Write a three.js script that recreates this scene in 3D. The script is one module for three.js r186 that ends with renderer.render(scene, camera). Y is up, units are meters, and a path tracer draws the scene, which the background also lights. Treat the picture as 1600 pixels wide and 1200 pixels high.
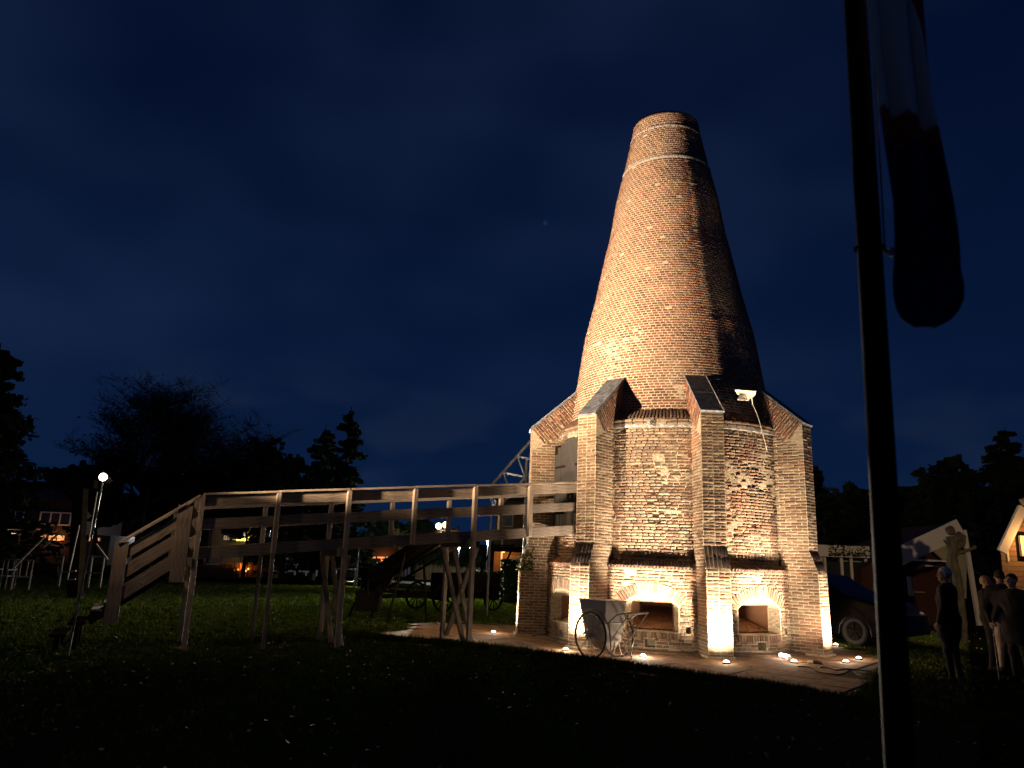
import * as THREE from 'three';
import { mergeGeometries, mergeVertices, toCreasedNormals } from 'three/addons/utils/BufferGeometryUtils.js';
import { RoundedBoxGeometry } from 'three/addons/geometries/RoundedBoxGeometry.js';
import { ImprovedNoise } from 'three/addons/math/ImprovedNoise.js';
import { MarchingCubes } from 'three/addons/objects/MarchingCubes.js';
import { Brush, Evaluator, SUBTRACTION } from 'three-bvh-csg';

// ------------------------------------------------------------------ camera, sky, moon, exposure
const scene = new THREE.Scene();
const EYE = 1.55, PITCH = 0.2266, ROLL = 0.0367, FPX = 1200;
const camera = new THREE.PerspectiveCamera(2 * Math.atan(600 / FPX) * 180 / Math.PI, 4 / 3, 0.05, 1500);
camera.position.set(0, EYE, 0);
camera.rotation.set(PITCH, 0, ROLL);
camera.focus = 15.5; camera.userData.fStop = 2.4;
const renderer = new THREE.WebGLRenderer({ antialias: true });
renderer.toneMapping = THREE.LinearToneMapping;
renderer.toneMappingExposure = 1;
renderer.shadowMap.enabled = true;

const noise = new ImprovedNoise();
const fbm = (x, y, z, o = 4) => { let a = 0, s = 1, f = 1; for (let i = 0; i < o; i++) { a += s * noise.noise(x * f, y * f, z * f); s *= 0.5; f *= 2.03; } return a; };
function rngOf(seed) { let t = seed >>> 0; return () => { t = (t + 0x6d2b79f5) >>> 0; let r = Math.imul(t ^ (t >>> 15), 1 | t); r = (r + Math.imul(r ^ (r >>> 7), 61 | r)) ^ r; return ((r ^ (r >>> 14)) >>> 0) / 4294967296; }; }
const rnd = rngOf(7);
const rr = (a, b) => a + (b - a) * rnd();
const smooth = (a, b, x) => { const t = Math.min(1, Math.max(0, (x - a) / (b - a))); return t * t * (3 - 2 * t); };

const V = (x, y, z) => new THREE.Vector3(x, y, z);
const D2R = Math.PI / 180;
function ray(px, py) {
  const X = px - 800, Y = py - 600, c = Math.cos(ROLL), s = Math.sin(ROLL), u = (X * c + Y * s) / FPX, v = -(-X * s + Y * c) / FPX, C = Math.cos(PITCH), S = Math.sin(PITCH);
  return V(u, v * C + S, -C + v * S);
}
const SKY_K = 1.28;
{ // night sky: deep blue, thin high cloud faintly lit from the town
  const W = 2048, H = 1024, d = new Float32Array(W * H * 4);
  for (let j = 0; j < H; j++) for (let i = 0; i < W; i++) {
    const el = (j + 0.5) / H * Math.PI - Math.PI / 2, az = (i + 0.5) / W * 2 * Math.PI;
    const x = Math.cos(el) * Math.cos(az), z = Math.cos(el) * Math.sin(az), y = Math.sin(el);
    const e = Math.max(0, y);
    const g = Math.pow(1 - e, 1.7);
    let r = 0.0006 + 0.0016 * g, gg = 0.0016 + 0.0082 * g, b = 0.0125 + 0.0235 * g;
    const c = smooth(-0.35, 0.85, fbm(x * 1.5 + 5.2, y * 2.6 + 1.7, z * 1.5 - 3.1, 4)) * smooth(0.02, 0.25, e);
    r += 0.0046 * c; gg += 0.0085 * c; b += 0.0190 * c;
    const low = smooth(0.1, 0.6, fbm(x * 4 - 1.2, y * 9, z * 4 + 3, 4)) * smooth(0.02, 0.1, e) * smooth(0.3, 0.1, e); r += 0.0035 * low; gg += 0.0040 * low; b += 0.0045 * low;
    if (y < 0) { r = 0.002; gg = 0.003; b = 0.006; }
    const k = (j * W + i) * 4; d[k] = r * SKY_K; d[k + 1] = gg * SKY_K; d[k + 2] = b * SKY_K; d[k + 3] = 1;
  }
  { const s = ray(853, 347).normalize(), i = Math.floor((Math.atan2(s.z, s.x) / (2 * Math.PI) + 0.5) * W), j = Math.floor((Math.asin(s.y) / Math.PI + 0.5) * H), k = (j * W + i) * 4; d[k] = 0.01; d[k + 1] = 0.045; d[k + 2] = 0.17; }   // one bright star
  const t = new THREE.DataTexture(d, W, H, THREE.RGBAFormat, THREE.FloatType);
  t.mapping = THREE.EquirectangularReflectionMapping; t.magFilter = t.minFilter = THREE.LinearFilter; t.wrapS = THREE.RepeatWrapping; t.needsUpdate = true;
  scene.background = t; scene.environment = t;
}
const moon = new THREE.DirectionalLight(0xbcd0ff, 0.012);
moon.position.set(-40, 60, 50); moon.castShadow = true; moon.shadow.radius = 3;
Object.assign(moon.shadow.camera, { left: -60, right: 60, top: 60, bottom: -60, near: 1, far: 220 });
scene.add(moon);

// strengths of the lamps the photograph shows
const FLOOD_CD = 2800, SPOT_CD = 105, ARCH_CD = 155, TUBE_CD = 1.3, STREET_CD = 90, MIDLAMP_CD = 8;
const WARM = 0xffe4c2, WARM2 = 0xffb870, COOL = 0xe4ecff;

// ------------------------------------------------------------------ helpers
const at = (px, py, z) => { const d = ray(px, py); return d.multiplyScalar(z / d.z).add(V(0, EYE, 0)); };     // the point of that pixel at that depth
const gnd = (px, py, h = 0) => { const d = ray(px, py); return d.multiplyScalar((h - EYE) / d.y).add(V(0, EYE, 0)); };   // ... on the ground
function toPx(p) {
  const y = p.y - EYE, C = Math.cos(PITCH), S = Math.sin(PITCH), d = -p.z * C + y * S, v = y * C + p.z * S, X = FPX * p.x / d, Y = -FPX * v / d, c = Math.cos(ROLL), s = Math.sin(ROLL);
  return [800 + X * c - Y * s, 600 + X * s + Y * c];
}
const used = new Map();
function numbered(n) { const k = used.get(n) || 0; used.set(n, k + 1); return k ? n + '_' + String(k).padStart(3, '0') : n; }
function tag(o, label, category, group, kind) { Object.assign(o.userData, label ? { label } : {}, category ? { category } : {}, group ? { group } : {}, kind ? { kind } : {}); return o; }
function thing(name, label, category, pos = [0, 0, 0], turn = 0, group) {
  const o = new THREE.Group(); o.name = numbered(name); scene.add(o); o.position.set(...(pos.isVector3 ? pos.toArray() : pos)); o.rotation.y = turn; return tag(o, label, category, group);
}
function obj(name, geo, material, parent = scene) {
  const g = Array.isArray(geo) ? join(geo) : geo;
  const m = new THREE.Mesh(g, material); m.name = parent === scene ? numbered(name) : name; m.castShadow = m.receiveShadow = true; parent.add(m); return m;
}
function join(list) {
  const plain = list.map((g) => { let h = g.index ? g.toNonIndexed() : g; for (const k of Object.keys(h.attributes)) if (!['position', 'normal', 'uv', 'color'].includes(k)) h.deleteAttribute(k); return h; });
  if (plain.some((g) => g.attributes.color) && plain.some((g) => !g.attributes.color)) plain.forEach((g) => g.deleteAttribute('color'));
  return mergeGeometries(plain, false);
}
function boxUV(g, s = 1, off = 0) { // uv in metres from whichever way each face looks
  const h = g.index ? g.toNonIndexed() : g, p = h.attributes.position, uv = new Float32Array(p.count * 2), a = V(), b = V(), c = V();
  for (let i = 0; i < p.count; i += 3) {
    a.fromBufferAttribute(p, i); b.fromBufferAttribute(p, i + 1); c.fromBufferAttribute(p, i + 2);
    const n = b.clone().sub(a).cross(c.clone().sub(a)), X = Math.abs(n.x), Y = Math.abs(n.y), Z = Math.abs(n.z);
    [a, b, c].forEach((q, k) => { const [u, v] = Y > X && Y > Z ? [q.x, q.z] : X > Z ? [q.z, q.y] : [q.x, q.y]; uv[(i + k) * 2] = u * s + off; uv[(i + k) * 2 + 1] = v * s + off * 0.7; });
  }
  h.setAttribute('uv', new THREE.BufferAttribute(uv, 2)); return h;
}
function beam(a, b, w, t, up = V(0, 1, 0), r = 0.006) { // a squared timber from a to b; w across, t along up; grain along v
  const L = a.distanceTo(b), z = b.clone().sub(a).normalize();
  const x = (Math.abs(up.dot(z)) > 0.98 ? V(1, 0, 0) : up.clone()).cross(z).normalize(), y = z.clone().cross(x);
  const g = new RoundedBoxGeometry(w, t, L, 1, Math.min(r, w * 0.3, t * 0.3));
  const p = g.attributes.position, uv = new Float32Array(p.count * 2), n = g.attributes.normal, o = rnd() * 9;
  for (let i = 0; i < p.count; i++) { uv[2 * i] = (Math.abs(n.getX(i)) > 0.7 ? p.getY(i) : p.getX(i)) + o; uv[2 * i + 1] = p.getZ(i) + o * 3.3; }
  g.setAttribute('uv', new THREE.BufferAttribute(uv, 2));
  const m = new THREE.Matrix4().makeBasis(x, y, z).setPosition(a.clone().add(b).multiplyScalar(0.5)); g.applyMatrix4(m); return g;
}
function rod(a, b, r0, r1 = r0, n = 10) { const g = new THREE.CylinderGeometry(r1, r0, a.distanceTo(b), n); g.translate(0, a.distanceTo(b) / 2, 0); g.applyQuaternion(new THREE.Quaternion().setFromUnitVectors(V(0, 1, 0), b.clone().sub(a).normalize())); g.translate(a.x, a.y, a.z); return g; }
const tube = (pts, r, n = 40, k = 7) => new THREE.TubeGeometry(new THREE.CatmullRomCurve3(pts), n, r, k);
const box = (w, h, d, x = 0, y = 0, z = 0, r = 0.008) => { const g = boxUV(new RoundedBoxGeometry(w, h, d, 1, Math.min(r, w * 0.3, h * 0.3, d * 0.3))); g.translate(x, y, z); return g; };

// ------------------------------------------------------------------ textures and materials
function noiseTex(n, f, srgb, rep = 1) {
  const d = new Uint8Array(n * n * 4);
  for (let j = 0; j < n; j++) for (let i = 0; i < n; i++) { const c = f(i / n, j / n, i, j), k = (j * n + i) * 4; for (let q = 0; q < 3; q++) d[k + q] = Math.max(0, Math.min(255, 255 * (Array.isArray(c) ? c[q] : c))); d[k + 3] = 255; }
  const t = new THREE.DataTexture(d, n, n); t.wrapS = t.wrapT = THREE.RepeatWrapping; t.magFilter = THREE.LinearFilter; t.minFilter = THREE.LinearMipmapLinearFilter; t.generateMipmaps = true; if (srgb) t.colorSpace = THREE.SRGBColorSpace; t.repeat.set(rep, rep); t.needsUpdate = true; return t;
}
// tiling noise on a torus
const tor = (u, v, f, s, o = 3) => { const a = u * 2 * Math.PI, b = v * 2 * Math.PI, R = f / 6.283; return fbm(Math.cos(a) * R + s, Math.sin(a) * R + Math.cos(b) * R * 1.3, Math.sin(b) * R + s * 1.7, o); };
const trn = rngOf(31);
const gritTex = noiseTex(256, (u, v) => 0.80 + 0.16 * tor(u, v, 22, 3, 3) + 0.13 * (trn() - 0.5) + (trn() < 0.03 ? -0.25 : 0), true, 4);
const gritBump = noiseTex(256, (u, v) => 0.55 + 0.25 * tor(u, v, 26, 9, 3) + 0.25 * (trn() - 0.5) - (trn() < 0.05 ? 0.3 : 0), false, 4);
const mortarTex = noiseTex(256, (u, v) => { const a = 0.75 + 0.2 * tor(u, v, 14, 5, 4) + 0.16 * (trn() - 0.5); return [a, a * 0.97, a * 0.92]; }, true, 2);
const woodTex = noiseTex(512, (u, v) => {
  const w = tor(u, v, 3, 2, 2) * 0.8, g = Math.sin((u * 60 + w * 9) * 2 * Math.PI) * 0.5 + 0.5, fine = tor(u * 14 % 1, v, 5, 8, 2);
  const k = 0.62 + 0.2 * g + 0.22 * fine + 0.1 * (trn() - 0.5); return [k, k * 0.97, k * 0.93];
}, true, 1);
const woodBump = noiseTex(512, (u, v) => 0.5 + 0.3 * Math.sin((u * 60 + tor(u, v, 3, 2, 2) * 7.2) * 6.283) + 0.2 * (trn() - 0.5), false, 1);
const slabTex = noiseTex(512, (u, v) => { const a = 0.72 + 0.2 * tor(u, v, 9, 12, 5) + 0.14 * (trn() - 0.5) - 0.12 * smooth(0.25, 0.5, tor(u, v, 5, 44, 3)); return [a, a * 0.97, a * 0.93]; }, true, 0.8);
const earthTex = noiseTex(512, (u, v) => { const a = 0.5 + 0.35 * tor(u, v, 16, 21, 5) + 0.22 * (trn() - 0.5), m = smooth(-0.1, 0.35, tor(u, v, 6, 71, 4)); return [0.55 * a + 0.12 * m, 0.66 * a + 0.06 * m, 0.34 * a]; }, true, 0.35);
const slateTex = noiseTex(256, (u, v) => { const a = 0.7 + 0.3 * tor(u, v, 6, 15, 4) + 0.1 * (trn() - 0.5); return [a, a, a * 1.02]; }, true, 2);
const std = (color, roughness = 0.9, extra = {}) => new THREE.MeshStandardMaterial({ color: Array.isArray(color) ? new THREE.Color().setRGB(...color) : color, roughness, ...extra });
const dull = (c, extra = {}) => new THREE.MeshPhysicalMaterial({ color: new THREE.Color().setRGB(...c), roughness: 1, specularIntensity: 0.12, ...extra });   // matt plants and soil
const M = {
  brick: std([1, 1, 1], 0.93, { vertexColors: true, map: gritTex, bumpMap: gritBump, bumpScale: 0.004 }),
  mortar: std([0.74, 0.66, 0.55], 0.97, { map: mortarTex, bumpMap: gritBump, bumpScale: 0.006 }),
  mortarOld: std([0.60, 0.52, 0.41], 0.97, { map: mortarTex, bumpMap: gritBump, bumpScale: 0.008 }),
  hearth: std([0.34, 0.17, 0.085], 0.96, { map: gritTex, bumpMap: gritBump, bumpScale: 0.01 }),
  slate: std([0.22, 0.245, 0.275], 0.55, { map: slateTex, bumpMap: gritBump, bumpScale: 0.003 }),
  iron: std([0.62, 0.60, 0.56], 0.5, { metalness: 0.25, map: slateTex }),
  darkIron: new THREE.MeshLambertMaterial({ color: new THREE.Color().setRGB(0.016, 0.014, 0.013) }),
  steel: std([0.34, 0.34, 0.33], 0.45, { metalness: 0.6, map: slateTex }),
  wood: std([0.40, 0.335, 0.285], 0.82, { map: woodTex, bumpMap: woodBump, bumpScale: 0.0025 }),
  woodPale: std([0.62, 0.53, 0.45], 0.8, { map: woodTex, bumpMap: woodBump, bumpScale: 0.002 }),
  woodGrey: std([0.37, 0.32, 0.285], 0.85, { map: woodTex, bumpMap: woodBump, bumpScale: 0.003 }),
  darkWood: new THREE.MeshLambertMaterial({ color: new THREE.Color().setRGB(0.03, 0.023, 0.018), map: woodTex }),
  doorWood: std([0.055, 0.053, 0.056], 0.7, { map: woodTex, bumpMap: woodBump, bumpScale: 0.002 }),
  cart: std([0.68, 0.63, 0.56], 0.6),
  cartMetal: std([0.50, 0.40, 0.32], 0.5, { metalness: 0.2 }),
  tyre: std([0.02, 0.018, 0.018], 0.7),
  white: std([0.66, 0.63, 0.57], 0.6),
  whiteWorn: std([0.42, 0.39, 0.34], 0.7, { map: mortarTex, bumpMap: gritBump, bumpScale: 0.002 }),
  render: std([0.30, 0.17, 0.10], 0.9, { map: mortarTex, bumpMap: gritBump, bumpScale: 0.005 }),
  houseDark: std([0.06, 0.045, 0.038], 0.9, { map: mortarTex }),
  roofDark: std([0.05, 0.04, 0.037], 0.8, { map: slateTex }),
  glass: std([0.03, 0.035, 0.04], 0.08, { metalness: 0 }),
  leafDark: dull([0.026, 0.04, 0.016], { side: THREE.DoubleSide }),
  leaf: dull([0.035, 0.05, 0.016], { side: THREE.DoubleSide }),
  leafYellow: std([0.25, 0.19, 0.04], 0.8, { side: THREE.DoubleSide }),
  bark: std([0.075, 0.06, 0.045], 0.95, { map: woodTex, bumpMap: woodBump, bumpScale: 0.01 }),
  pollardBark: std([0.075, 0.065, 0.038], 0.95, { map: slateTex, bumpMap: gritBump, bumpScale: 0.01 }),
  pole: new THREE.MeshPhysicalMaterial({ color: new THREE.Color().setRGB(0.010, 0.009, 0.009), roughness: 0.7, specularIntensity: 0.12 }),
  paint: new THREE.MeshPhysicalMaterial({ color: new THREE.Color().setRGB(0.004, 0.004, 0.005), roughness: 0.3, specularIntensity: 0.3 }),
  rubber: std([0.015, 0.015, 0.016], 0.7),
  orangeCable: std([0.55, 0.24, 0.03], 0.6),
  hay: std([0.30, 0.20, 0.09], 0.9, { side: THREE.DoubleSide }),
  hayRed: std([0.20, 0.10, 0.04], 0.9, { side: THREE.DoubleSide }),
  path: std([0.42, 0.38, 0.32], 0.95, { map: slabTex }),
};
const glow = (hex, k) => new THREE.MeshStandardMaterial({ color: 0x111111, emissive: hex, emissiveIntensity: k, roughness: 0.4 });

// ------------------------------------------------------------------ ground, paving, path
const KX = 3.675, KZ = -17.571, PHI0 = 0.0506;
const KC = V(KX, 0, KZ);
const EDGE = [[-3.4, -16.6], [-2.2, -15.4], [-0.55, -14.75], [1.2, -13.3], [2.5, -11.98], [3.4, -11.05], [3.95, -10.45], [6.5, -8.0]];   // lawn edge of the paving
function pavedSide(x, z) { for (let i = 0; i + 1 < EDGE.length; i++) if (x >= EDGE[i][0] && x < EDGE[i + 1][0]) { const t = (x - EDGE[i][0]) / (EDGE[i + 1][0] - EDGE[i][0]); return EDGE[i][1] + t * (EDGE[i + 1][1] - EDGE[i][1]) - z; } return x < EDGE[0][0] ? -1 : 1; }   // > 0 on the paving side
const inPaving = (x, z) => pavedSide(x, z) > 0 && x > -2.3 + 0.25 * Math.sin(z * 1.3) && x < Math.min(7.1, 4.69 + (-10.9 - z) * 0.6) + 0.1 * Math.sin(z * 2.1) && z > -19.6 && Math.hypot(x - KX, z - KZ) < 8.2;
{
  const g = new THREE.CircleGeometry(900, 96); g.rotateX(-Math.PI / 2); boxUV(g);
  const gg = boxUV(g); tag(obj('lawn', gg, new THREE.MeshLambertMaterial({ color: new THREE.Color().setRGB(0.08, 0.115, 0.024), map: earthTex })), null, null, null, 'structure');
}
const pavement = thing('pavement', 'brown paving slabs laid around the foot of the kiln', 'pavement'); pavement.userData.kind = 'structure'; delete pavement.userData.category;
{
  const shp = new THREE.Shape(); const pts = [];
  for (let i = 1; i < EDGE.length - 1; i++) pts.push(EDGE[i]);
  pts.push([4.5, -10.3], [5.2, -11.6], [6.0, -12.9], [7.2, -15.2], [7.4, -20], [6, -21], [-2, -19.6]);
  pts.forEach(([x, z], i) => i ? shp.lineTo(x, -z) : shp.moveTo(x, -z));
  const g = new THREE.ShapeGeometry(shp); g.rotateX(-Math.PI / 2); g.translate(0, 0.004, 0);
  obj('bedding', boxUV(g), std([0.13, 0.085, 0.055], 0.97, { map: earthTex }), pavement);
  const cell = 0.58, dx = V(0.62, 0, -0.785), dz = V(0.785, 0, 0.62);
  const mats = [0, 1, 2, 3, 4].map((i) => std([0.31 + 0.03 * Math.sin(i * 2.3), 0.175 + 0.02 * Math.sin(i * 2.3 + 0.3), 0.09 + 0.012 * Math.sin(i * 3)], 0.88, { map: slabTex, bumpMap: gritBump, bumpScale: 0.003 }));
  const shapes = [0, 1, 2].map((i) => box(cell * 2 - 0.012, 0.05, cell - 0.012, 0, 0, 0, 0.008));
  const cand = [];
  for (let r = -18; r < 24; r++) for (let c = -16; c < 16; c++) {
    const p = V(3.91, 0, -11.87).addScaledVector(dz, (r + 0.5) * cell).addScaledVector(dx, c * cell * 2 + (r & 1 ? cell : 0));
    if (!inPaving(p.x, p.z) || pavedSide(p.x, p.z) < 0.16 || Math.hypot(p.x - KX, p.z - KZ) < 2.6) continue;
    cand.push(p);
  }
  const yaw = Math.atan2(-dx.z, dx.x);
  for (const p of cand) { const m = obj('slab', shapes[(rnd() * 3) | 0], mats[(rnd() * 5) | 0], pavement); m.position.set(p.x, -0.012 + rr(-0.003, 0.004), p.z); m.rotation.set(rr(-0.004, 0.004), yaw + rr(-0.004, 0.004), rr(-0.004, 0.004)); }
  console.log('slabs', cand.length);
}
{ // pale path far behind the lawn
  const a = [gnd(560, 905.5), gnd(640, 912.5), gnd(740, 918.5), gnd(830, 925.5), gnd(900, 930)], b = [gnd(560, 903), gnd(640, 908.5), gnd(740, 914), gnd(830, 920.5), gnd(900, 925)];
  const shp = new THREE.Shape(); a.concat(b.reverse()).forEach((p, i) => i ? shp.lineTo(p.x, -p.z) : shp.moveTo(p.x, -p.z));
  const g = new THREE.ShapeGeometry(shp); g.rotateX(-Math.PI / 2); g.translate(0, 0.012, 0);
  tag(obj('path', boxUV(g), M.path), null, null, null, 'structure');
}

// ------------------------------------------------------------------ the kiln
const kiln = thing('lime_kiln', 'tall brick lime kiln with tapering chimney and buttresses, lit from the ground', 'kiln', [KX, 0, KZ]);
const W2 = 0.2177;                                     // half a buttress
const CONE = [[2.30, 4.62], [2.22, 5.2], [2.13, 5.6], [1.96, 6.75], [1.71, 7.8], [1.50, 8.85], [1.385, 9.35], [1.235, 10.3], [1.115, 10.85], [1.02, 11.22], [0.86, 12.02], [0.815, 12.30], [0.80, 12.42]];
function coneR(h) { for (let i = 0; i + 1 < CONE.length; i++) if (h <= CONE[i + 1][1]) { const t = (h - CONE[i][1]) / (CONE[i + 1][1] - CONE[i][1]); return CONE[i][0] + t * (CONE[i + 1][0] - CONE[i][0]); } return CONE[CONE.length - 1][0]; }
const drumR = (h) => 2.60 - 0.03 * (h - 1.7) / 2.7;
const plinthR = (h) => 2.78 - 0.012 * h;
const buttR = (h) => h < 1.54 ? 3.385 - 0.032 * h / 1.54 : h < 1.95 ? 3.353 - (h - 1.54) * (0.153 / 0.41) : h < 4.473 ? 3.20 - 0.02 * (h - 1.95) / 2.52 : 3.18 - (h - 4.473) * (1.0 / 0.877);
const P = (phi, r, h) => V(Math.sin(phi) * r, h, Math.cos(phi) * r);
const radial = (phi) => V(Math.sin(phi), 0, Math.cos(phi)), tang = (phi) => V(Math.cos(phi), 0, -Math.sin(phi));
const BAY = (k) => PHI0 + Math.PI / 8 + k * Math.PI / 4;            // bay 0: C-D, -1: B-C, -2: A-B
// niche under each bay: arched mouth
const NI = { half: 0.55, sill: 0.37, spring: 0.83, cy: 0.234, R: 0.811, ring: 0.215 };

// how far the mortar has weathered back from the face, in metres
const pointing = (x, y, z) => -0.006 + 0.038 * smooth(-0.12, 0.30, fbm(x * 0.75 + 3.3, y * 0.8 - 1.2, z * 0.75, 4) - 0.10 * smooth(2.6, 4.2, y));
const BR = [];                                          // every brick, as a record
const br2 = rngOf(101);
const bj = (a) => (br2() - 0.5) * 2 * a;
const PAL = {
  cone: [[0.19, 0.080, 0.046], [0.145, 0.060, 0.037], [0.24, 0.10, 0.052], [0.11, 0.048, 0.032], [0.22, 0.125, 0.075], [0.30, 0.105, 0.055]],
  drum: [[0.21, 0.125, 0.078], [0.16, 0.092, 0.06], [0.27, 0.175, 0.11], [0.22, 0.105, 0.065], [0.13, 0.082, 0.058], [0.31, 0.22, 0.145]],
  butt: [[0.20, 0.13, 0.082], [0.165, 0.10, 0.064], [0.25, 0.165, 0.10], [0.20, 0.11, 0.066], [0.29, 0.21, 0.135]],
  cope: [[0.13, 0.075, 0.05], [0.16, 0.09, 0.055], [0.10, 0.06, 0.045]],
};
function brickColor(zone, p) {
  const list = PAL[zone], c = list[(br2() * list.length) | 0].slice(), k = 0.86 + 0.28 * br2();
  const lime = zone === 'cone' ? 0.12 * smooth(0.12, 0.55, fbm(p.x * 1.1 + 9, p.y * 1.1, p.z * 1.1 + 2, 4)) : zone === 'cope' ? 0 : 0.18 * smooth(0.1, 0.5, fbm(p.x * 1.1 + 9, p.y * 1.1, p.z * 1.1 + 2, 4)) + (zone === 'drum' ? 0.22 * smooth(0.004, 0.024, pointing(p.x, p.y, p.z)) : 0);
  const red = smooth(0.15, 0.5, fbm(p.x * 0.8 - 4, p.y * 0.9 + 7, p.z * 0.8, 3)) * 0.6;
  const o = [c[0] * k, c[1] * k, c[2] * k];
  o[0] += (0.38 * k - o[0]) * red; o[1] += (0.16 * k - o[1]) * red; o[2] += (0.085 * k - o[2]) * red;
  const q = lime * (0.4 + 0.9 * br2());
  o[0] += (0.55 - o[0]) * q; o[1] += (0.47 - o[1]) * q; o[2] += (0.34 - o[2]) * q;
  return o;
}
function brick(c, u, v, n, l, h, zone, proud = 0.012, depth = 0.05, rough = 1) { BR.push({ c, u, v, n, l, h, zone, col: brickColor(zone, c), proud: proud + bj(0.004) * rough, depth, rough }); }
function clipRow(a, b, holes) { let segs = [[a, b]]; for (const [p, q] of holes) segs = segs.flatMap(([x, y]) => q <= x || p >= y ? [[x, y]] : [[x, p], [q, y]].filter(([s, e]) => e - s > 0.02)); return segs; }
const COURSE = 0.0605;
// one course on a round wall, between angles a and b
function arcRow(a, b, h, R, hh, zone, kind, opt = {}) {
  const J = 0.018, L = (kind === 'header' ? 0.098 : 0.205) + J;
  const start = a - ((opt.off ?? br2()) * L) / R;
  for (const [s, e] of clipRow(a, b, opt.holes || [])) {
    for (let x = start; x < e; x += L / R) {
      const x0 = Math.max(x, s), x1 = Math.min(x + (L - J) / R, e); if ((x1 - x0) * R < 0.025) continue;
      const m = (x0 + x1) / 2, p = P(m, R, h), n = opt.slope ? radial(m).multiplyScalar(Math.cos(opt.slope)).add(V(0, Math.sin(opt.slope), 0)) : radial(m), u = tang(m);
      let pr = 0.013, rg = 1;
      if (opt.wear) { const w = opt.wear(m, h); pr += w.proud; rg = w.rough; if (br2() < w.drop) pr -= 0.02; }
      brick(p.addScaledVector(u, bj(0.003)), u.clone().applyAxisAngle(n, bj(0.012) * rg), n.clone().cross(u).normalize(), n, (x1 - x0) * R * (1 - bj(0.02)), hh * (1 - bj(0.05)), zone, pr, 0.045, rg);
    }
  }
}
// crack lines (angle in degrees from the bay's middle, height)
const CRACKS = [[-1, [[-7.5, 1.5], [-8, 1.42], [-11, 1.3], [-13, 1.18], [-10, 1.16]]], [0, [[-9, 3.2], [-11.5, 2.75], [-8, 2.5], [-11, 2.2], [-13, 1.95]]], [-1, [[8, 3.9], [3, 3.6], [6, 3.2], [-2, 2.9], [2, 2.5]]], [0, [[2, 1.5], [-2, 1.38], [-1, 1.25], [-4, 1.12]]]];
const crackPts = CRACKS.map(([b, pts]) => pts.map(([d, h]) => [BAY(b) + d * D2R, h]));
function nearCrack(phi, h) { let m = 9; for (const c of crackPts) for (let i = 0; i + 1 < c.length; i++) { const [ax, ay] = c[i], [bx, by] = c[i + 1]; const dx = (bx - ax) * 2.6, dy = by - ay, px = (phi - ax) * 2.6, py = h - ay, t = Math.max(0, Math.min(1, (px * dx + py * dy) / (dx * dx + dy * dy))); m = Math.min(m, Math.hypot(px - t * dx, py - t * dy)); } return m; }
const wearAt = (phi, h) => {
  const e = smooth(0.05, 0.55, fbm(phi * 2.2 + 3, h * 1.3, 1.7, 3)), bay0 = Math.abs(phi - BAY(0)) < 0.4 ? 1 : 0;
  const band = bay0 * smooth(0.45, 0.1, Math.abs(h - 3.35)) ;
  const course = noise.noise(h * 16.3 * 1.02, phi * 1.4, 4) * 0.007 * (0.2 + e + 2.2 * band);
  const cr = nearCrack(phi, h) < 0.055 ? 1 : 0;
  return { proud: course + (cr ? bj(0.012) - 0.006 : 0) - band * 0.004, rough: 1 + 1.5 * e + 2 * band + cr * 1.5, drop: 0.015 + 0.07 * e + 0.18 * band + 0.3 * cr };
};
const half = (r) => Math.asin((W2 + 0.006) / r);
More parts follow.
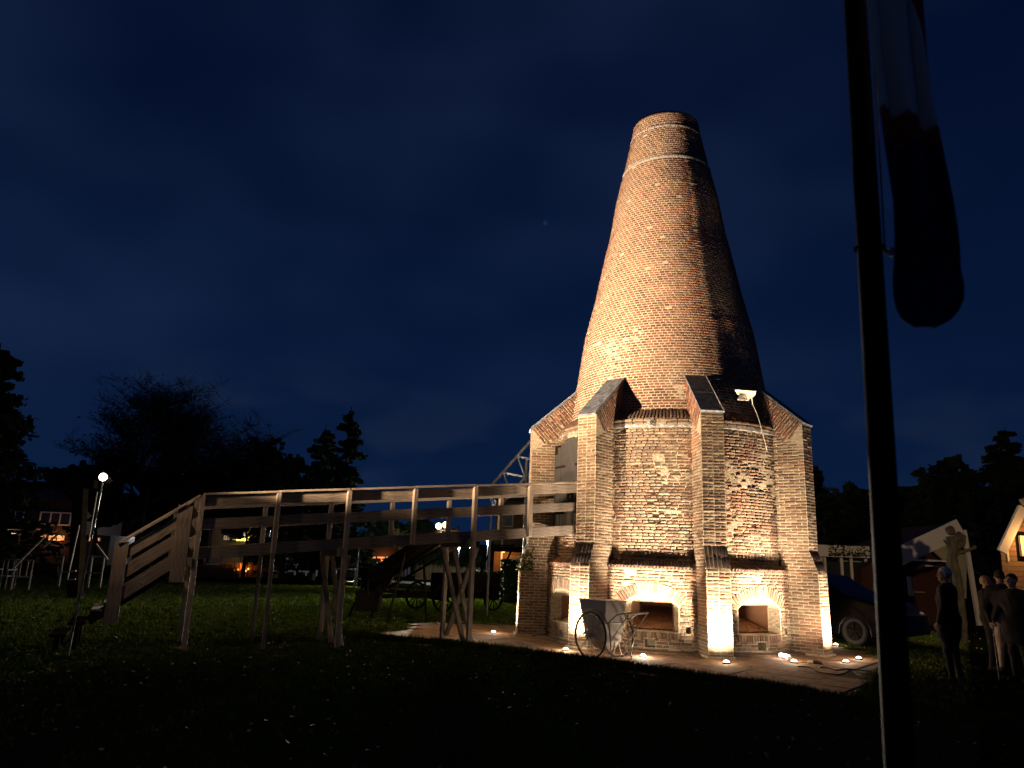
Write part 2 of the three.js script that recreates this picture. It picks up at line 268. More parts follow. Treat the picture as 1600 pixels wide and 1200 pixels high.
for (const k of [-2, -1, 0, 1]) {
  const a0 = BAY(k) - Math.PI / 8, a1 = BAY(k) + Math.PI / 8, mid = BAY(k);
  // plinth courses, cut round the hearth mouth
  let row = 0;
  for (let h = 0.05; h < 1.53; h += COURSE, row++) {
    const R = plinthR(h), hf = half(R), holes = [];
    let ex = 0;
    if (h > 0.235 && h < NI.spring) ex = NI.half + 0.004;
    else if (h >= NI.spring && h < NI.cy + NI.R + NI.ring) ex = Math.min((h - NI.cy) * Math.tan(42.7 * D2R), Math.sqrt(Math.max(0, (NI.R + NI.ring) ** 2 - (h - NI.cy) ** 2)));
    if (ex > 0) holes.push([mid - ex / R, mid + ex / R]);
    if (h > 0.07 && h < 0.24) holes.push([mid - 0.12 / R, mid + 0.10 / R]);
    if (h > 0.345 && h < 0.50) holes.push([mid + 0.635 / R, mid + 0.745 / R]);
    arcRow(a0 + hf, a1 - hf, h, R, COURSE - 0.013, 'drum', row % 2 ? 'header' : 'stretcher', { holes, wear: wearAt });
  }
  // sill of bricks on edge, then the arch ring
  for (let i = 0; i < 18; i++) { const x = -NI.half + (i + 0.5) * NI.half * 2 / 18, R = plinthR(0.3), f = mid + x / R; brick(P(f, R, 0.305), V(0, 1, 0), tang(f), radial(f), 0.105, 0.05, 'drum', 0.018, 0.08); }
  for (let i = 0; i < 22; i++) { const t = (-42.7 + (i + 0.5) * 85.4 / 22) * D2R, q = NI.R + NI.ring / 2 + 0.003, x = Math.sin(t) * q, y = NI.cy + Math.cos(t) * q, R = plinthR(y), f = mid + x / R, n = radial(f), T = tang(f); const dir = T.clone().multiplyScalar(Math.sin(t)).add(V(0, Math.cos(t), 0)); brick(P(f, R, y), dir, n.clone().cross(dir), n, NI.ring - 0.02, 0.054, 'drum', 0.02, 0.06); }
  // rowlock coping on the plinth, and on the drum's shoulder
  for (const [R, h, sl, len, z] of [[2.705, 1.60, 58 * D2R, 0.215, 'cope'], [2.44, 4.565, 50 * D2R, 0.27, 'cope']]) {
    const hf = half(R); for (let x = a0 + hf + 0.012; x < a1 - hf - 0.01; x += 0.068 / R) { const n = radial(x).multiplyScalar(Math.cos(sl)).add(V(0, Math.sin(sl), 0)), u = tang(x), v = n.clone().cross(u).normalize(); brick(P(x, R, h), v, u.clone().negate(), n, len, 0.054, z, 0.02 + bj(0.006), 0.06); }
  }
  row = 0;
  for (let h = 1.73; h < 4.43; h += COURSE, row++) {
    if (h > 4.265 && h < 4.34) continue;
    const R = drumR(h), hf = half(R), holes = [];
    if (k === -2) { const dw = h < 4.02 ? 0.80 : h < 4.33 ? Math.sqrt(Math.max(0, 0.95 ** 2 - (h - 3.42) ** 2)) : 0; if (h > 2.1 && dw > 0) holes.push([mid - dw / R, mid + dw / R]); }
    arcRow(a0 + hf, a1 - hf, h, R, COURSE - 0.0125, 'drum', row % 2 ? 'header' : 'stretcher', { holes, wear: wearAt });
  }
  for (let h = 4.352; h < 4.44; h += COURSE) arcRow(a0 + half(2.59), a1 - half(2.59), h, 2.585, 0.05, 'butt', 'stretcher', {});
}
{ // door arch of the upper opening
  const mid = BAY(-2);
  for (let i = 0; i < 24; i++) { const t = (-58 + (i + 0.5) * 116 / 24) * D2R, q = 0.86, x = Math.sin(t) * q, y = 3.42 + Math.cos(t) * q; if (y > 4.26) continue; const R = drumR(y), f = mid + x / R, n = radial(f), dir = tang(f).multiplyScalar(Math.sin(t)).add(V(0, Math.cos(t), 0)); brick(P(f, R, y), dir, n.clone().cross(dir), n, 0.17, 0.056, 'butt', 0.03, 0.06); }
}
// chimney: headers, course on course
{
  let row = 0, h = 4.68;
  const from = -1.98, to = 1.98;
  while (h < 12.40) {
    const R = coneR(h), sl = Math.atan2(coneR(h) - coneR(h + 0.2), 0.2), skip = Math.abs(h - 11.97) < 0.035 || Math.abs(h - 11.05) < 0.038;
    if (!skip) arcRow(from, to, h, R, 0.044, 'cone', row % 4 === 3 && h < 6 ? 'stretcher' : 'header', { slope: sl, off: (row % 2) * 0.5 + bj(0.08) + 0.1, wear: (f, y) => { const e = smooth(0.0, 0.6, fbm(f * 1.6 - 2, y * 0.7 + 4, 8.1, 3)) * (1 - 0.5 * smooth(7, 11, y)); const lo = 1 - smooth(5.5, 8.5, y); return { proud: 0.001 + bj(0.001) + noise.noise(y * 11, f * 1.5, 2) * 0.005 * (0.15 + e * lo), rough: 0.45 + 1.5 * e * lo, drop: 0.008 + 0.05 * e * lo }; } });
    h += 0.0615 * Math.cos(sl); row++;
  }
}
// buttresses
const capDir = V(-1.0, 0.877, 0).normalize();            // along the cap, in (r, h)
for (let k = -2; k <= 2; k++) {
  const phi = PHI0 + k * Math.PI / 4, n = radial(phi), T = tang(phi);
  let row = 0;
  for (let h = 0.05; h < 4.45; h += COURSE, row++) {
    const R = buttR(h), shoulder = h > 1.52 && h < 1.97;
    if (!shoulder) { // front face
      const N = row % 2 ? 4 : 2, L = (2 * W2) / N;
      for (let i = 0; i < N; i++) brick(n.clone().multiplyScalar(R).addScaledVector(T, -W2 + (i + 0.5) * L + bj(0.003)).setY(h), T.clone(), V(0, 1, 0), n.clone(), L - 0.012, COURSE - 0.0125, 'butt', 0.012, 0.05, 1.2);
    }
    const wall = h < 1.56 ? plinthR(h) : drumR(h) - 0.02;
    for (const s of [-1, 1]) {
      let r = R - 0.004, i = 0; const L = row % 2 ? 0.205 : 0.100;
      while (r > wall - 0.03) {
        const len = i === 0 ? L : 0.205, r0 = Math.max(r - len, wall - 0.04), m = (r + r0) / 2;
        const below = (2.18 + (5.35 - h) / 0.877 * 1.0 - m) * 0.659;        // distance under the cap line
        if (r - r0 > 0.03 && !(h > 3.9 && below < 0.40)) brick(n.clone().multiplyScalar(m).addScaledVector(T, s * W2).setY(h), n.clone().multiplyScalar(s > 0 ? -1 : 1), V(0, 1, 0), T.clone().multiplyScalar(s), r - r0 - 0.002, COURSE - 0.0125, 'butt', 0.012, 0.05, 1.2);
        r = r0 - 0.012; i++;
      }
    }
  }
  // shoulder: bricks on edge down the slope
  for (let i = 0; i < 6; i++) { const x = -W2 + (i + 0.5) * 2 * W2 / 6, nn = n.clone().multiplyScalar(0.937).add(V(0, 0.35, 0)).normalize(); for (const [r, h] of [[3.313, 1.645], [3.238, 1.845]]) brick(n.clone().multiplyScalar(r).addScaledVector(T, x).setY(h), nn.clone().cross(T).normalize().multiplyScalar(-1).negate(), T.clone().negate(), nn, 0.19, 0.06, 'cope', 0.014, 0.05); }
  // tumbled-in brickwork under the sloping cap and the upper flank between
  const e1 = V(-0.752, 0.659, 0), e2 = V(-0.659, -0.752, 0);           // along the cap / down from it, as (r, h)
  for (const s of [-1, 1]) for (let a = 0.02; a < 1.5; a += COURSE) for (let b = 0, j = 0; b < 0.40; j++) {
    const L = (j === 0 && Math.round(a / COURSE) % 2) ? 0.1 : 0.205, m = b + L / 2, r = 3.18 + e1.x * a + e2.x * m, h = 4.473 + e1.y * a + e2.y * m; b += L + 0.012;
    const wall = h < 4.6 ? drumR(h) : coneR(h); if (r < wall - 0.06 || h < 3.95 || r > buttR(h) + 0.001 && r > 3.17) continue; if (r > 3.17) continue;
    const dir = n.clone().multiplyScalar(e2.x).add(V(0, e2.y, 0)), al = n.clone().multiplyScalar(e1.x).add(V(0, e1.y, 0)), nn = T.clone().multiplyScalar(s);
    brick(n.clone().multiplyScalar(r).addScaledVector(T, s * W2).setY(h), dir, nn.clone().cross(dir).normalize(), nn, L - 0.002, COURSE - 0.0125, 'cone', 0.014, 0.05, 1.1); void al;
  }
}
function brickGeo(b, r, colors = true) {
  const c = Math.min(0.007 * (0.8 + 0.5 * r()) * Math.sqrt(b.rough), b.h * 0.3), l = b.l / 2, h = b.h / 2, P0 = [], j = 0.0028 * b.rough, q = () => (r() - 0.5) * 2 * j;
  for (const [z, k] of [[b.proud, c], [b.proud - c * 0.9, 0], [-b.depth, 0]]) for (const [sx, sy] of [[-1, -1], [1, -1], [1, 1], [-1, 1]]) P0.push([sx * (l - k) + q(), sy * (h - k) + q() * 0.7, z + (z > 0 && k ? q() * 0.8 : 0)]);
  const w = P0.map(([x, y, z]) => b.c.clone().addScaledVector(b.u, x).addScaledVector(b.v, y).addScaledVector(b.n, z));
  const F = [[0, 1, 2, 3], [4, 5, 1, 0], [5, 6, 2, 1], [6, 7, 3, 2], [7, 4, 0, 3], [8, 9, 5, 4], [9, 10, 6, 5], [10, 11, 7, 6], [11, 8, 4, 7]];
  const flip = b.u.clone().cross(b.v).dot(b.n) < 0, idx = F.flatMap(([a, d, e, f]) => flip ? [a, e, d, a, f, e] : [a, d, e, a, e, f]);
  const g = new THREE.BufferGeometry(), pos = new Float32Array(36), uv = new Float32Array(24), col = new Float32Array(36), o = [r() * 5, r() * 5];
  w.forEach((p, i) => { pos.set([p.x, p.y, p.z], i * 3); uv.set([P0[i][0] + o[0] + P0[i][2], P0[i][1] + o[1] + P0[i][2]], i * 2); col.set(b.col, i * 3); });
  g.setAttribute('position', new THREE.BufferAttribute(pos, 3)); g.setAttribute('uv', new THREE.BufferAttribute(uv, 2)); g.setAttribute('color', new THREE.BufferAttribute(col, 3)); g.setIndex(idx); g.computeVertexNormals(); return g;
}
{
  const eye = V(0, EYE, 0).sub(KC);
  for (const b of BR) { const d = eye.clone().sub(b.c), L = d.length(); b.score = b.l * b.h * Math.max(0, d.dot(b.n) / L) / (L * L); const px = toPx(b.c.clone().add(KC)); if (px[0] > 900 && px[0] < 1000 && px[1] > 955) b.score *= 0.1; }
  BR.sort((a, b) => b.score - a.score);
  const r3 = rngOf(55), rest = [];
  BR.forEach((b, i) => { const g = brickGeo(b, r3); if (i < 300) obj('brick', g, M.brick, kiln); else rest.push(g); });
  const g = mergeGeometries(rest, false); tag(obj('brickwork', g, M.brick, kiln), null, null, null, 'stuff');
  console.log('bricks', BR.length);
}
// mortar bodies behind the bricks
function lathe(pts, n = 128) {
  const g = new THREE.LatheGeometry(pts.map(([r, h]) => new THREE.Vector2(r, h)), n), uv = g.attributes.uv, p = g.attributes.position;
  for (let i = 0; i < p.count; i++) uv.setXY(i, uv.getX(i) * 15, p.getY(i) + Math.hypot(p.getX(i), p.getZ(i)) * 0.5); return g;
}
{
  const drumPts = [[2.603, 1.66], [2.573, 4.43], [2.56, 4.44], [2.28, 4.66]];
  const body = []; for (let i = 0; i <= 90; i++) body.push([2.6 - 0.03 * i / 90, 1.66 + i * 2.77 / 90]);
  const dg = lathe([[2.3, 1.5], ...body, [2.56, 4.44], [2.28, 4.66], [0.5, 4.67]], 420); void drumPts;
  { const q = dg.attributes.position; for (let i = 0; i < q.count; i++) { const x = q.getX(i), y = q.getY(i), z = q.getZ(i), r = Math.hypot(x, z); if (r < 2.5 || y < 1.66 || y > 4.43) continue; const k = (r - pointing(x, y, z)) / r; q.setXYZ(i, x * k, y, z * k); } dg.computeVertexNormals(); }
  obj('drum', dg, M.mortarOld, kiln);
  const cp = CONE.map(([r, h]) => [r + 0.0095, h]); const inner = [[0.60, 12.42], [0.60, 11.0]];
  obj('chimney', lathe([...cp, ...inner]), M.mortar, kiln);
  // plinth with its hearth mouths cut out
  const base = new Brush(boxUV(new THREE.CylinderGeometry(2.758, 2.776, 1.545, 128)), M.mortarOld); base.geometry.translate(0, 0.7725, 0); base.updateMatrixWorld();
  const ev = new Evaluator(); ev.useGroups = false; ev.attributes = ['position', 'normal', 'uv'];
  let cur = base;
  const sub = (g, mat4) => { const h = g.index ? g : mergeVertices(g); const b = new Brush(h); b.geometry.applyMatrix4(mat4); b.updateMatrixWorld(); cur = ev.evaluate(cur, b, SUBTRACTION); };
  for (const k of [-2, -1, 0, 1]) {
    const shp = new THREE.Shape(); shp.moveTo(-NI.half, NI.sill); shp.lineTo(NI.half, NI.sill); shp.lineTo(NI.half, NI.spring);
    shp.absarc(0, NI.cy, NI.R, Math.asin((NI.spring - NI.cy) / NI.R), Math.PI - Math.asin((NI.spring - NI.cy) / NI.R), false); shp.lineTo(-NI.half, NI.sill);
    const g = new THREE.ExtrudeGeometry(shp, { depth: 0.56, bevelEnabled: false, steps: 2, curveSegments: 20 });
    const p = g.attributes.position; for (let i = 0; i < p.count; i++) { const t = p.getZ(i); if (t < 0.1) { p.setX(i, p.getX(i) * 0.76); p.setY(i, Math.min(0.925, NI.sill + 0.01 + (p.getY(i) - NI.sill) * 0.96)); } p.setZ(i, 2.52 + t); }
    g.computeVertexNormals(); const m = new THREE.Matrix4().makeRotationY(BAY(k)); sub(g, m);
    const cav = new THREE.ExtrudeGeometry(new THREE.Shape([[2.56, 0.40], [2.56, 0.90], [1.3, 0.90], [1.3, 0.76]].map(([a, c]) => new THREE.Vector2(a, c))), { depth: 0.80, bevelEnabled: false }); cav.translate(0, 0, -0.40); cav.rotateY(-Math.PI / 2); sub(cav, m);
    const small = new THREE.BoxGeometry(0.2, 0.15, 0.5); small.translate(-0.01, 0.16, 2.7); sub(small, m);
    const sq = new THREE.BoxGeometry(0.10, 0.12, 0.4); sq.translate(0, 0.42, 2.7); sub(sq, new THREE.Matrix4().makeRotationY(BAY(k) + 0.69 / 2.75));
  }
  const cut = cur.geometry; boxUV(cut); obj('plinth', toCreasedNormals(boxUV(cut), 0.5), M.mortarOld, kiln);
  for (let k = -1; k < 1; k++) void k;
  // hearth lining: sloping floor of old bricks, brown cheeks and roof
  for (const k of [-2, -1, 0, 1]) {
    const T = tang(BAY(k)), n = radial(BAY(k)), list = [], sl = Math.atan2(0.36, 1.26), nn = n.clone().multiplyScalar(Math.sin(sl)).add(V(0, Math.cos(sl), 0)), al = n.clone().multiplyScalar(-Math.cos(sl)).add(V(0, Math.sin(sl), 0));
    for (let r = 0; r < 20; r++) for (let c = -4; c < 4; c++) list.push(brickGeo({ c: n.clone().multiplyScalar(2.54).setY(0.402).addScaledVector(al, (r + 0.5) * 0.062).addScaledVector(T, Math.max(-0.345, Math.min(0.345, (c + 0.5 + (r % 2 - 0.5) * 0.4) * 0.098))), u: T, v: nn.clone().cross(T).normalize(), n: nn, l: 0.09, h: 0.052, proud: 0.014 + bj(0.005), depth: 0.02, rough: 1.6, col: [0.33 + bj(0.05), 0.165 + bj(0.03), 0.085 + bj(0.012)] }, br2));
    tag(obj('hearth_floor', mergeGeometries(list), M.brick, kiln), null, null, null, 'stuff');
    for (const [w, h, d, x, y, z] of [[0.012, 0.5, 1.2, -0.393, 0.66, 1.93], [0.012, 0.5, 1.2, 0.393, 0.66, 1.93], [0.77, 0.012, 1.2, 0, 0.892, 1.93], [0.77, 0.3, 0.012, 0, 0.78, 1.31]]) { const b = box(w, h, d, x, y, z, 0.002); b.rotateY(BAY(k)); obj('hearth_lining', b, M.hearth, kiln); }
  }
  // coping beds
  obj('plinth_coping', lathe([[2.765, 1.535], [2.765, 1.55], [2.60, 1.672], [2.5, 1.672]]), M.mortarOld, kiln);
}
{ // footing kerb round the base
  const g = lathe([[3.06, 0.0], [3.06, 0.035], [3.045, 0.045], [2.6, 0.05]]); obj('footing', g, std([0.2, 0.13, 0.085], 0.95, { map: slabTex, bumpMap: gritBump, bumpScale: 0.004 }), kiln);
}
for (let k = 0; k < 8; k++) { // eight buttress bodies with their stone caps
  const phi = PHI0 - Math.PI / 2 + k * Math.PI / 4, e = -0.005;
  const shp = new THREE.Shape([[2.0, 0], [3.385 - e, 0], [3.353 - e, 1.54], [3.2 - e, 1.95], [3.18 - e, 4.473], [2.15, 5.376], [2.0, 5.0]].map(([r, h]) => new THREE.Vector2(r, h)));
  const g = new THREE.ExtrudeGeometry(shp, { depth: 2 * (W2 - e), bevelEnabled: false }); g.translate(0, 0, -(W2 - e)); g.rotateY(-Math.PI / 2 + phi); // r -> radial
  const b = obj('buttress', boxUV(g), M.mortarOld, kiln);
  const foot = box(2 * W2 + 0.09, 0.05, 0.5, 0, 0.026, 3.19); foot.rotateY(phi); obj('foot', foot, M.mortarOld, b);
  // cap: three stone slabs lapped up the slope, lead roll along one edge
  const n = radial(phi), T = tang(phi), run = n.clone().multiplyScalar(-1.0).add(V(0, 0.877, 0)).normalize(), up = n.clone().multiplyScalar(0.659).add(V(0, 0.752, 0)).normalize(), L = 1.37;
  for (let i = 0; i < 2; i++) { const o0 = n.clone().multiplyScalar(3.18).setY(4.473), a = o0.clone().addScaledVector(run, -0.035 + i * 0.70).addScaledVector(up, 0.03 + 0.004 * i), c = o0.clone().addScaledVector(run, i ? L : 0.69).addScaledVector(up, 0.03 + 0.004 * i); obj('cap_slab', beam(a, c, 2 * W2 + 0.035, 0.045, up), M.slate, b); }
  const o1 = n.clone().multiplyScalar(3.18).setY(4.473).addScaledVector(up, 0.052).addScaledVector(T, W2 + 0.004); obj('lead_roll', rod(o1.clone().addScaledVector(run, 0.0), o1.clone().addScaledVector(run, L), 0.012), M.iron, b);
}
{ // iron hoops
  const hoop = (r, h, ht = 0.055) => lathe([[r - 0.03, h - ht / 2], [r + 0.006, h - ht / 2], [r + 0.012, h - ht / 2 + 0.006], [r + 0.012, h + ht / 2 - 0.006], [r + 0.006, h + ht / 2], [r - 0.03, h + ht / 2]], 160);
  obj('iron_band', hoop(drumR(4.3) + 0.012, 4.303, 0.06), M.iron, kiln);
  obj('iron_band', hoop(coneR(11.97) + 0.012, 11.97, 0.055), M.iron, kiln);
  obj('iron_band', hoop(coneR(11.05) + 0.012, 11.05, 0.06), M.iron, kiln);
  const f = -20.1 * D2R, c = P(f, 2.615, 4.34);
  const anchor = obj('wall_anchor', [box(0.1, 0.1, 0.05), rod(V(0, 0, 0.0), V(0, 0, 0.09), 0.022), box(0.045, 0.16, 0.03, 0.01, -0.02, 0.055)], M.iron, kiln); anchor.position.copy(c); anchor.rotation.y = f;
}
{ // loading door at the end of the ramp
  const d = new THREE.Group(); d.name = 'door'; kiln.add(d); const f = BAY(-2); d.position.copy(P(f, 2.55, 0)); d.rotation.y = f;
  for (let i = 0; i < 10; i++) { const w = 0.155, x = -0.7 + (i + 0.5) * 0.14, top = 3.42 + Math.sqrt(0.79 ** 2 - x * x); const g = box(0.134, top - 2.16, 0.04, x, (top + 2.16) / 2, 0.045 + rr(-0.003, 0.003)); obj('plank', g, M.doorWood, d); void w; }
  obj('backing', box(1.5, 1.95, 0.03, 0, 3.13, 0.018), M.darkWood, d);
  for (const [y, s] of [[2.6, -1], [3.6, -1], [2.6, 1], [3.6, 1]]) obj('hinge', box(0.42, 0.05, 0.012, s * 0.42, y, 0.072), M.darkIron, d);
  obj('latch', [rod(V(0.03, 2.98, 0.07), V(0.03, 2.98, 0.12), 0.014), box(0.05, 0.22, 0.02, 0.03, 2.98, 0.125)], M.darkIron, d);
}
{ // small vegetation on the left shoulder
  const phi = PHI0 - Math.PI / 2, list = [], n = radial(phi), T = tang(phi);
  for (let i = 0; i < 260; i++) { const r = rr(3.1, 3.45), h = 1.35 + rr(0, 0.55) * rr(0.3, 1), x = W2 + rr(-0.05, 0.12); const g = new THREE.CircleGeometry(rr(0.014, 0.03), 5); g.rotateX(rr(-1.5, 1.5)); g.rotateY(rr(0, 6.3)); const p = n.clone().multiplyScalar(r - (h - 1.4) * 0.2).addScaledVector(T, x).setY(h); g.translate(p.x, p.y, p.z); list.push(g); }
  const iv = thing('ivy_plant', 'small ivy growing on the shoulder of the dark leftmost buttress', 'ivy', [KX, 0, KZ]); obj('leaves', list, M.leaf, iv);
  const s = n.clone().multiplyScalar(3.38).addScaledVector(T, W2 + 0.02); obj('stem', tube([s.clone().setY(0.9), s.clone().addScaledVector(T, 0.02).setY(1.2), s.clone().setY(1.6)], 0.008, 12, 5), M.bark, iv);
}

// ------------------------------------------------------------------ lamps
const SPILL_CD = 0.55;                                    // stray light out of each small spotlight
function aim(light, from, to) { light.position.copy(from); light.target.position.copy(to); light.castShadow = true; scene.add(light); scene.add(light.target); return light; }
function uplight(p, look, cd, ang, label, spill = 1, hue = WARM) {
  const t = thing('ground_spotlight', label, 'spotlight', p, 0, 'small spotlights standing on the paving round the kiln');
  const d = look.clone().sub(p).normalize(), q = new THREE.Quaternion().setFromUnitVectors(V(0, 1, 0), d);
  const head = new THREE.LatheGeometry([[0, 0], [0.066, 0.0], [0.066, 0.022], [0.056, 0.03], [0.0, 0.03]].map(([a, b]) => new THREE.Vector2(a, b)), 24); obj('housing', head, M.darkIron, t); void q;
  obj('bezel', (() => { const g = new THREE.TorusGeometry(0.056, 0.006, 8, 28); g.rotateX(Math.PI / 2); g.translate(0, 0.032, 0); return g; })(), M.iron, t);
  const lens = new THREE.SphereGeometry(0.052, 20, 10, 0, Math.PI * 2, 0, Math.PI / 2); lens.scale(1, 0.75, 1); lens.translate(0, 0.03, 0); obj('lens', lens, glow(hue, 9), t);
  const l = new THREE.SpotLight(hue, cd, 30, ang, 0.9, 2); l.shadow.radius = 2.2; aim(l, p.clone().add(V(0, 0.03, 0)).addScaledVector(d, 0.056), look);
  const s = new THREE.PointLight(hue, SPILL_CD * spill, 12, 2); s.position.copy(p).add(V(0, 0.10, 0)).addScaledVector(d, 0.02); s.castShadow = true; s.shadow.radius = 2; scene.add(s); return t;
}
const KP = (phi, r, h) => P(phi, r, h).add(KC);
const Bph = (k) => PHI0 + k * Math.PI / 4;
uplight(KP(Bph(-2) - 0.03, 3.88, 0), KP(Bph(-2) + 0.02, 3.33, 1.05), SPOT_CD, 0.9, 'small spotlight glowing on the paving left of the dark leftmost buttress');
uplight(gnd(884, 1018), KP(Bph(-1), 3.33, 1.05), SPOT_CD * 1.0, 0.82, 'small spotlight glowing on the paving just left of the cart wheel', 2.5);
uplight(gnd(1005, 1028), KP(BAY(-1), 2.70, 1.9), ARCH_CD, 0.62, 'small spotlight glowing in front of the hearth to the right of the cart', 5);
uplight(gnd(1135, 1038), KP(Bph(0), 3.33, 1.05), SPOT_CD * 1.15, 0.95, 'small spotlight glowing at the foot of the brightly lit middle buttress');
uplight(gnd(1241, 1037), KP(BAY(0) - 0.05, 2.70, 1.9), ARCH_CD * 0.95, 0.62, 'small spotlight glowing on the paving next to the white work lamp');
uplight(gnd(1322, 1037), KP(BAY(0) + 0.2, 2.75, 1.2), SPOT_CD * 0.35, 0.7, 'nearest of the three small spotlights right of the kiln');
uplight(KP(Bph(1) - 0.01, 3.95, 0), KP(Bph(1), 3.33, 1.05), SPOT_CD * 1.0, 0.95, 'middle one of the three small spotlights right of the kiln');
uplight(gnd(1306, 1010), KP(BAY(1), 2.9, 1.6), SPOT_CD * 0.4, 0.8, 'farthest of the three small spotlights right of the kiln');

{ // hand lamp lying on the paving
  const a = gnd(1217, 1027.5), b = gnd(1236, 1033), m = a.clone().add(b).multiplyScalar(0.5), u = b.clone().sub(a).setY(0).normalize(), L = 0.30;
  const t = thing('work_lamp', 'white tube work lamp with red side and orange handle lying on the paving', 'work lamp', m, Math.atan2(-u.z, u.x));
  const tb = new THREE.CapsuleGeometry(0.034, L, 6, 16); tb.rotateZ(Math.PI / 2); tb.translate(0, 0.062, 0); obj('tube', tb, glow(0xfff2e6, 7), t);
  obj('guard', [box(L + 0.07, 0.012, 0.07, 0, 0.012, 0), box(0.02, 0.07, 0.07, -L / 2 - 0.05, 0.04, 0), box(0.02, 0.07, 0.07, L / 2 + 0.05, 0.04, 0)], std([0.5, 0.48, 0.45], 0.5), t);
  obj('side_strip', box(L * 0.5, 0.025, 0.012, 0.03, 0.03, 0.045), std([0.55, 0.03, 0.03], 0.4), t);
  obj('grip', rod(V(-L / 2 - 0.06, 0.045, 0), V(-L / 2 - 0.17, 0.03, 0.01), 0.018, 0.013), M.rubber, t);
  const l = new THREE.PointLight(0xffe6cc, TUBE_CD, 25, 2); l.position.copy(m).add(V(0, 0.13, 0)); l.castShadow = true; l.shadow.radius = 3; scene.add(l);
}
{ // its lead and couplings
  const p = [[1236, 1034], [1252, 1034.5], [1263, 1034.5]].map(([x, y]) => gnd(x, y, 0.03)); const t0 = thing('lamp_lead', 'short orange lead with plug and coupling behind the work lamp', 'cable', p[0]);
  const Lp = (q) => q.clone().sub(t0.position); obj('lead', tube(p.map(Lp), 0.011, 20), M.orangeCable, t0);
  obj('plug', rod(Lp(gnd(1262, 1034.5, 0.035)), Lp(gnd(1270, 1035, 0.035)), 0.026, 0.032), std([0.6, 0.5, 0.36], 0.5), t0);
  obj('coupling', [rod(Lp(gnd(1272, 1034.5, 0.035)), Lp(gnd(1284, 1036, 0.035)), 0.035, 0.024), rod(Lp(gnd(1276, 1035, 0.035)), Lp(gnd(1277, 1035, 0.035)), 0.04)], M.rubber, t0);
  const run = (name, label, pts) => { const q = pts.map(([x, y]) => gnd(x, y, 0.022)); const t = thing(name, label, 'cable', q[0]); obj('cord', tube(q.map((w) => w.clone().sub(q[0])), 0.009, 70), M.rubber, t); };
  run('power_cable', 'black power cable running from the coupling towards the flagpole', [[1284, 1036], [1287, 1040], [1282, 1043], [1292, 1043], [1306, 1047], [1322, 1045], [1340, 1047], [1362, 1049]]);
  run('power_cable', 'black power cable making a loose loop on the paving nearest the lawn', [[1246, 1041], [1262, 1042], [1274, 1046], [1275, 1049], [1290, 1052], [1310, 1054], [1330, 1048], [1345, 1056], [1364, 1060]]);
}
{ // flood lamp on its pole, left of the ramp, turned to the chimney
  const b = V(-5.96, 0, -11.44), h = 2.53, t = thing('floodlight', 'bright floodlight on a thin leaning pole left of the ramp', 'floodlight', b);
  const look = KP(Bph(-1), 1.2, 13.2), d = look.clone().sub(b.clone().setY(h)).normalize(), yaw = Math.atan2(d.x, d.z);
  obj('pole', rod(V(-0.12, 0, 0.05), V(-0.03, h - 0.05, 0), 0.015, 0.012), M.steel, t);
  obj('foot', box(0.22, 0.03, 0.22, -0.12, 0.015, 0.05), M.darkIron, t);
  const q = new THREE.Quaternion().setFromUnitVectors(V(0, 0, 1), d);
  const hs = join([box(0.16, 0.12, 0.05, 0, 0, -0.03), box(0.16, 0.01, 0.06, 0, 0.062, 0.01), box(0.16, 0.01, 0.06, 0, -0.062, 0.01)]); hs.applyQuaternion(q); hs.translate(0, h, 0); obj('housing', hs, M.darkIron, t);
  const ln = box(0.14, 0.10, 0.02, 0, 0, 0.006); ln.applyQuaternion(q); ln.translate(0, h, 0); obj('lens', ln, glow(0xffe0b0, 9), t); void yaw;
  const bulb = new THREE.SphereGeometry(0.055, 16, 12); bulb.translate(0.0, h + 0.01, 0.075); obj('side_bulb', bulb, glow(0xfff0dc, 16), t);
  const l = new THREE.SpotLight(0xffdcb4, FLOOD_CD, 80, 0.90, 1, 2); l.shadow.radius = 3; aim(l, b.clone().setY(h).addScaledVector(d, 0.05), look);
  const s = new THREE.PointLight(0xffd6a8, 3.2, 30, 2); s.position.copy(b).add(V(0.05, h + 0.08, 0.02)); s.castShadow = true; s.shadow.radius = 3; scene.add(s);
}
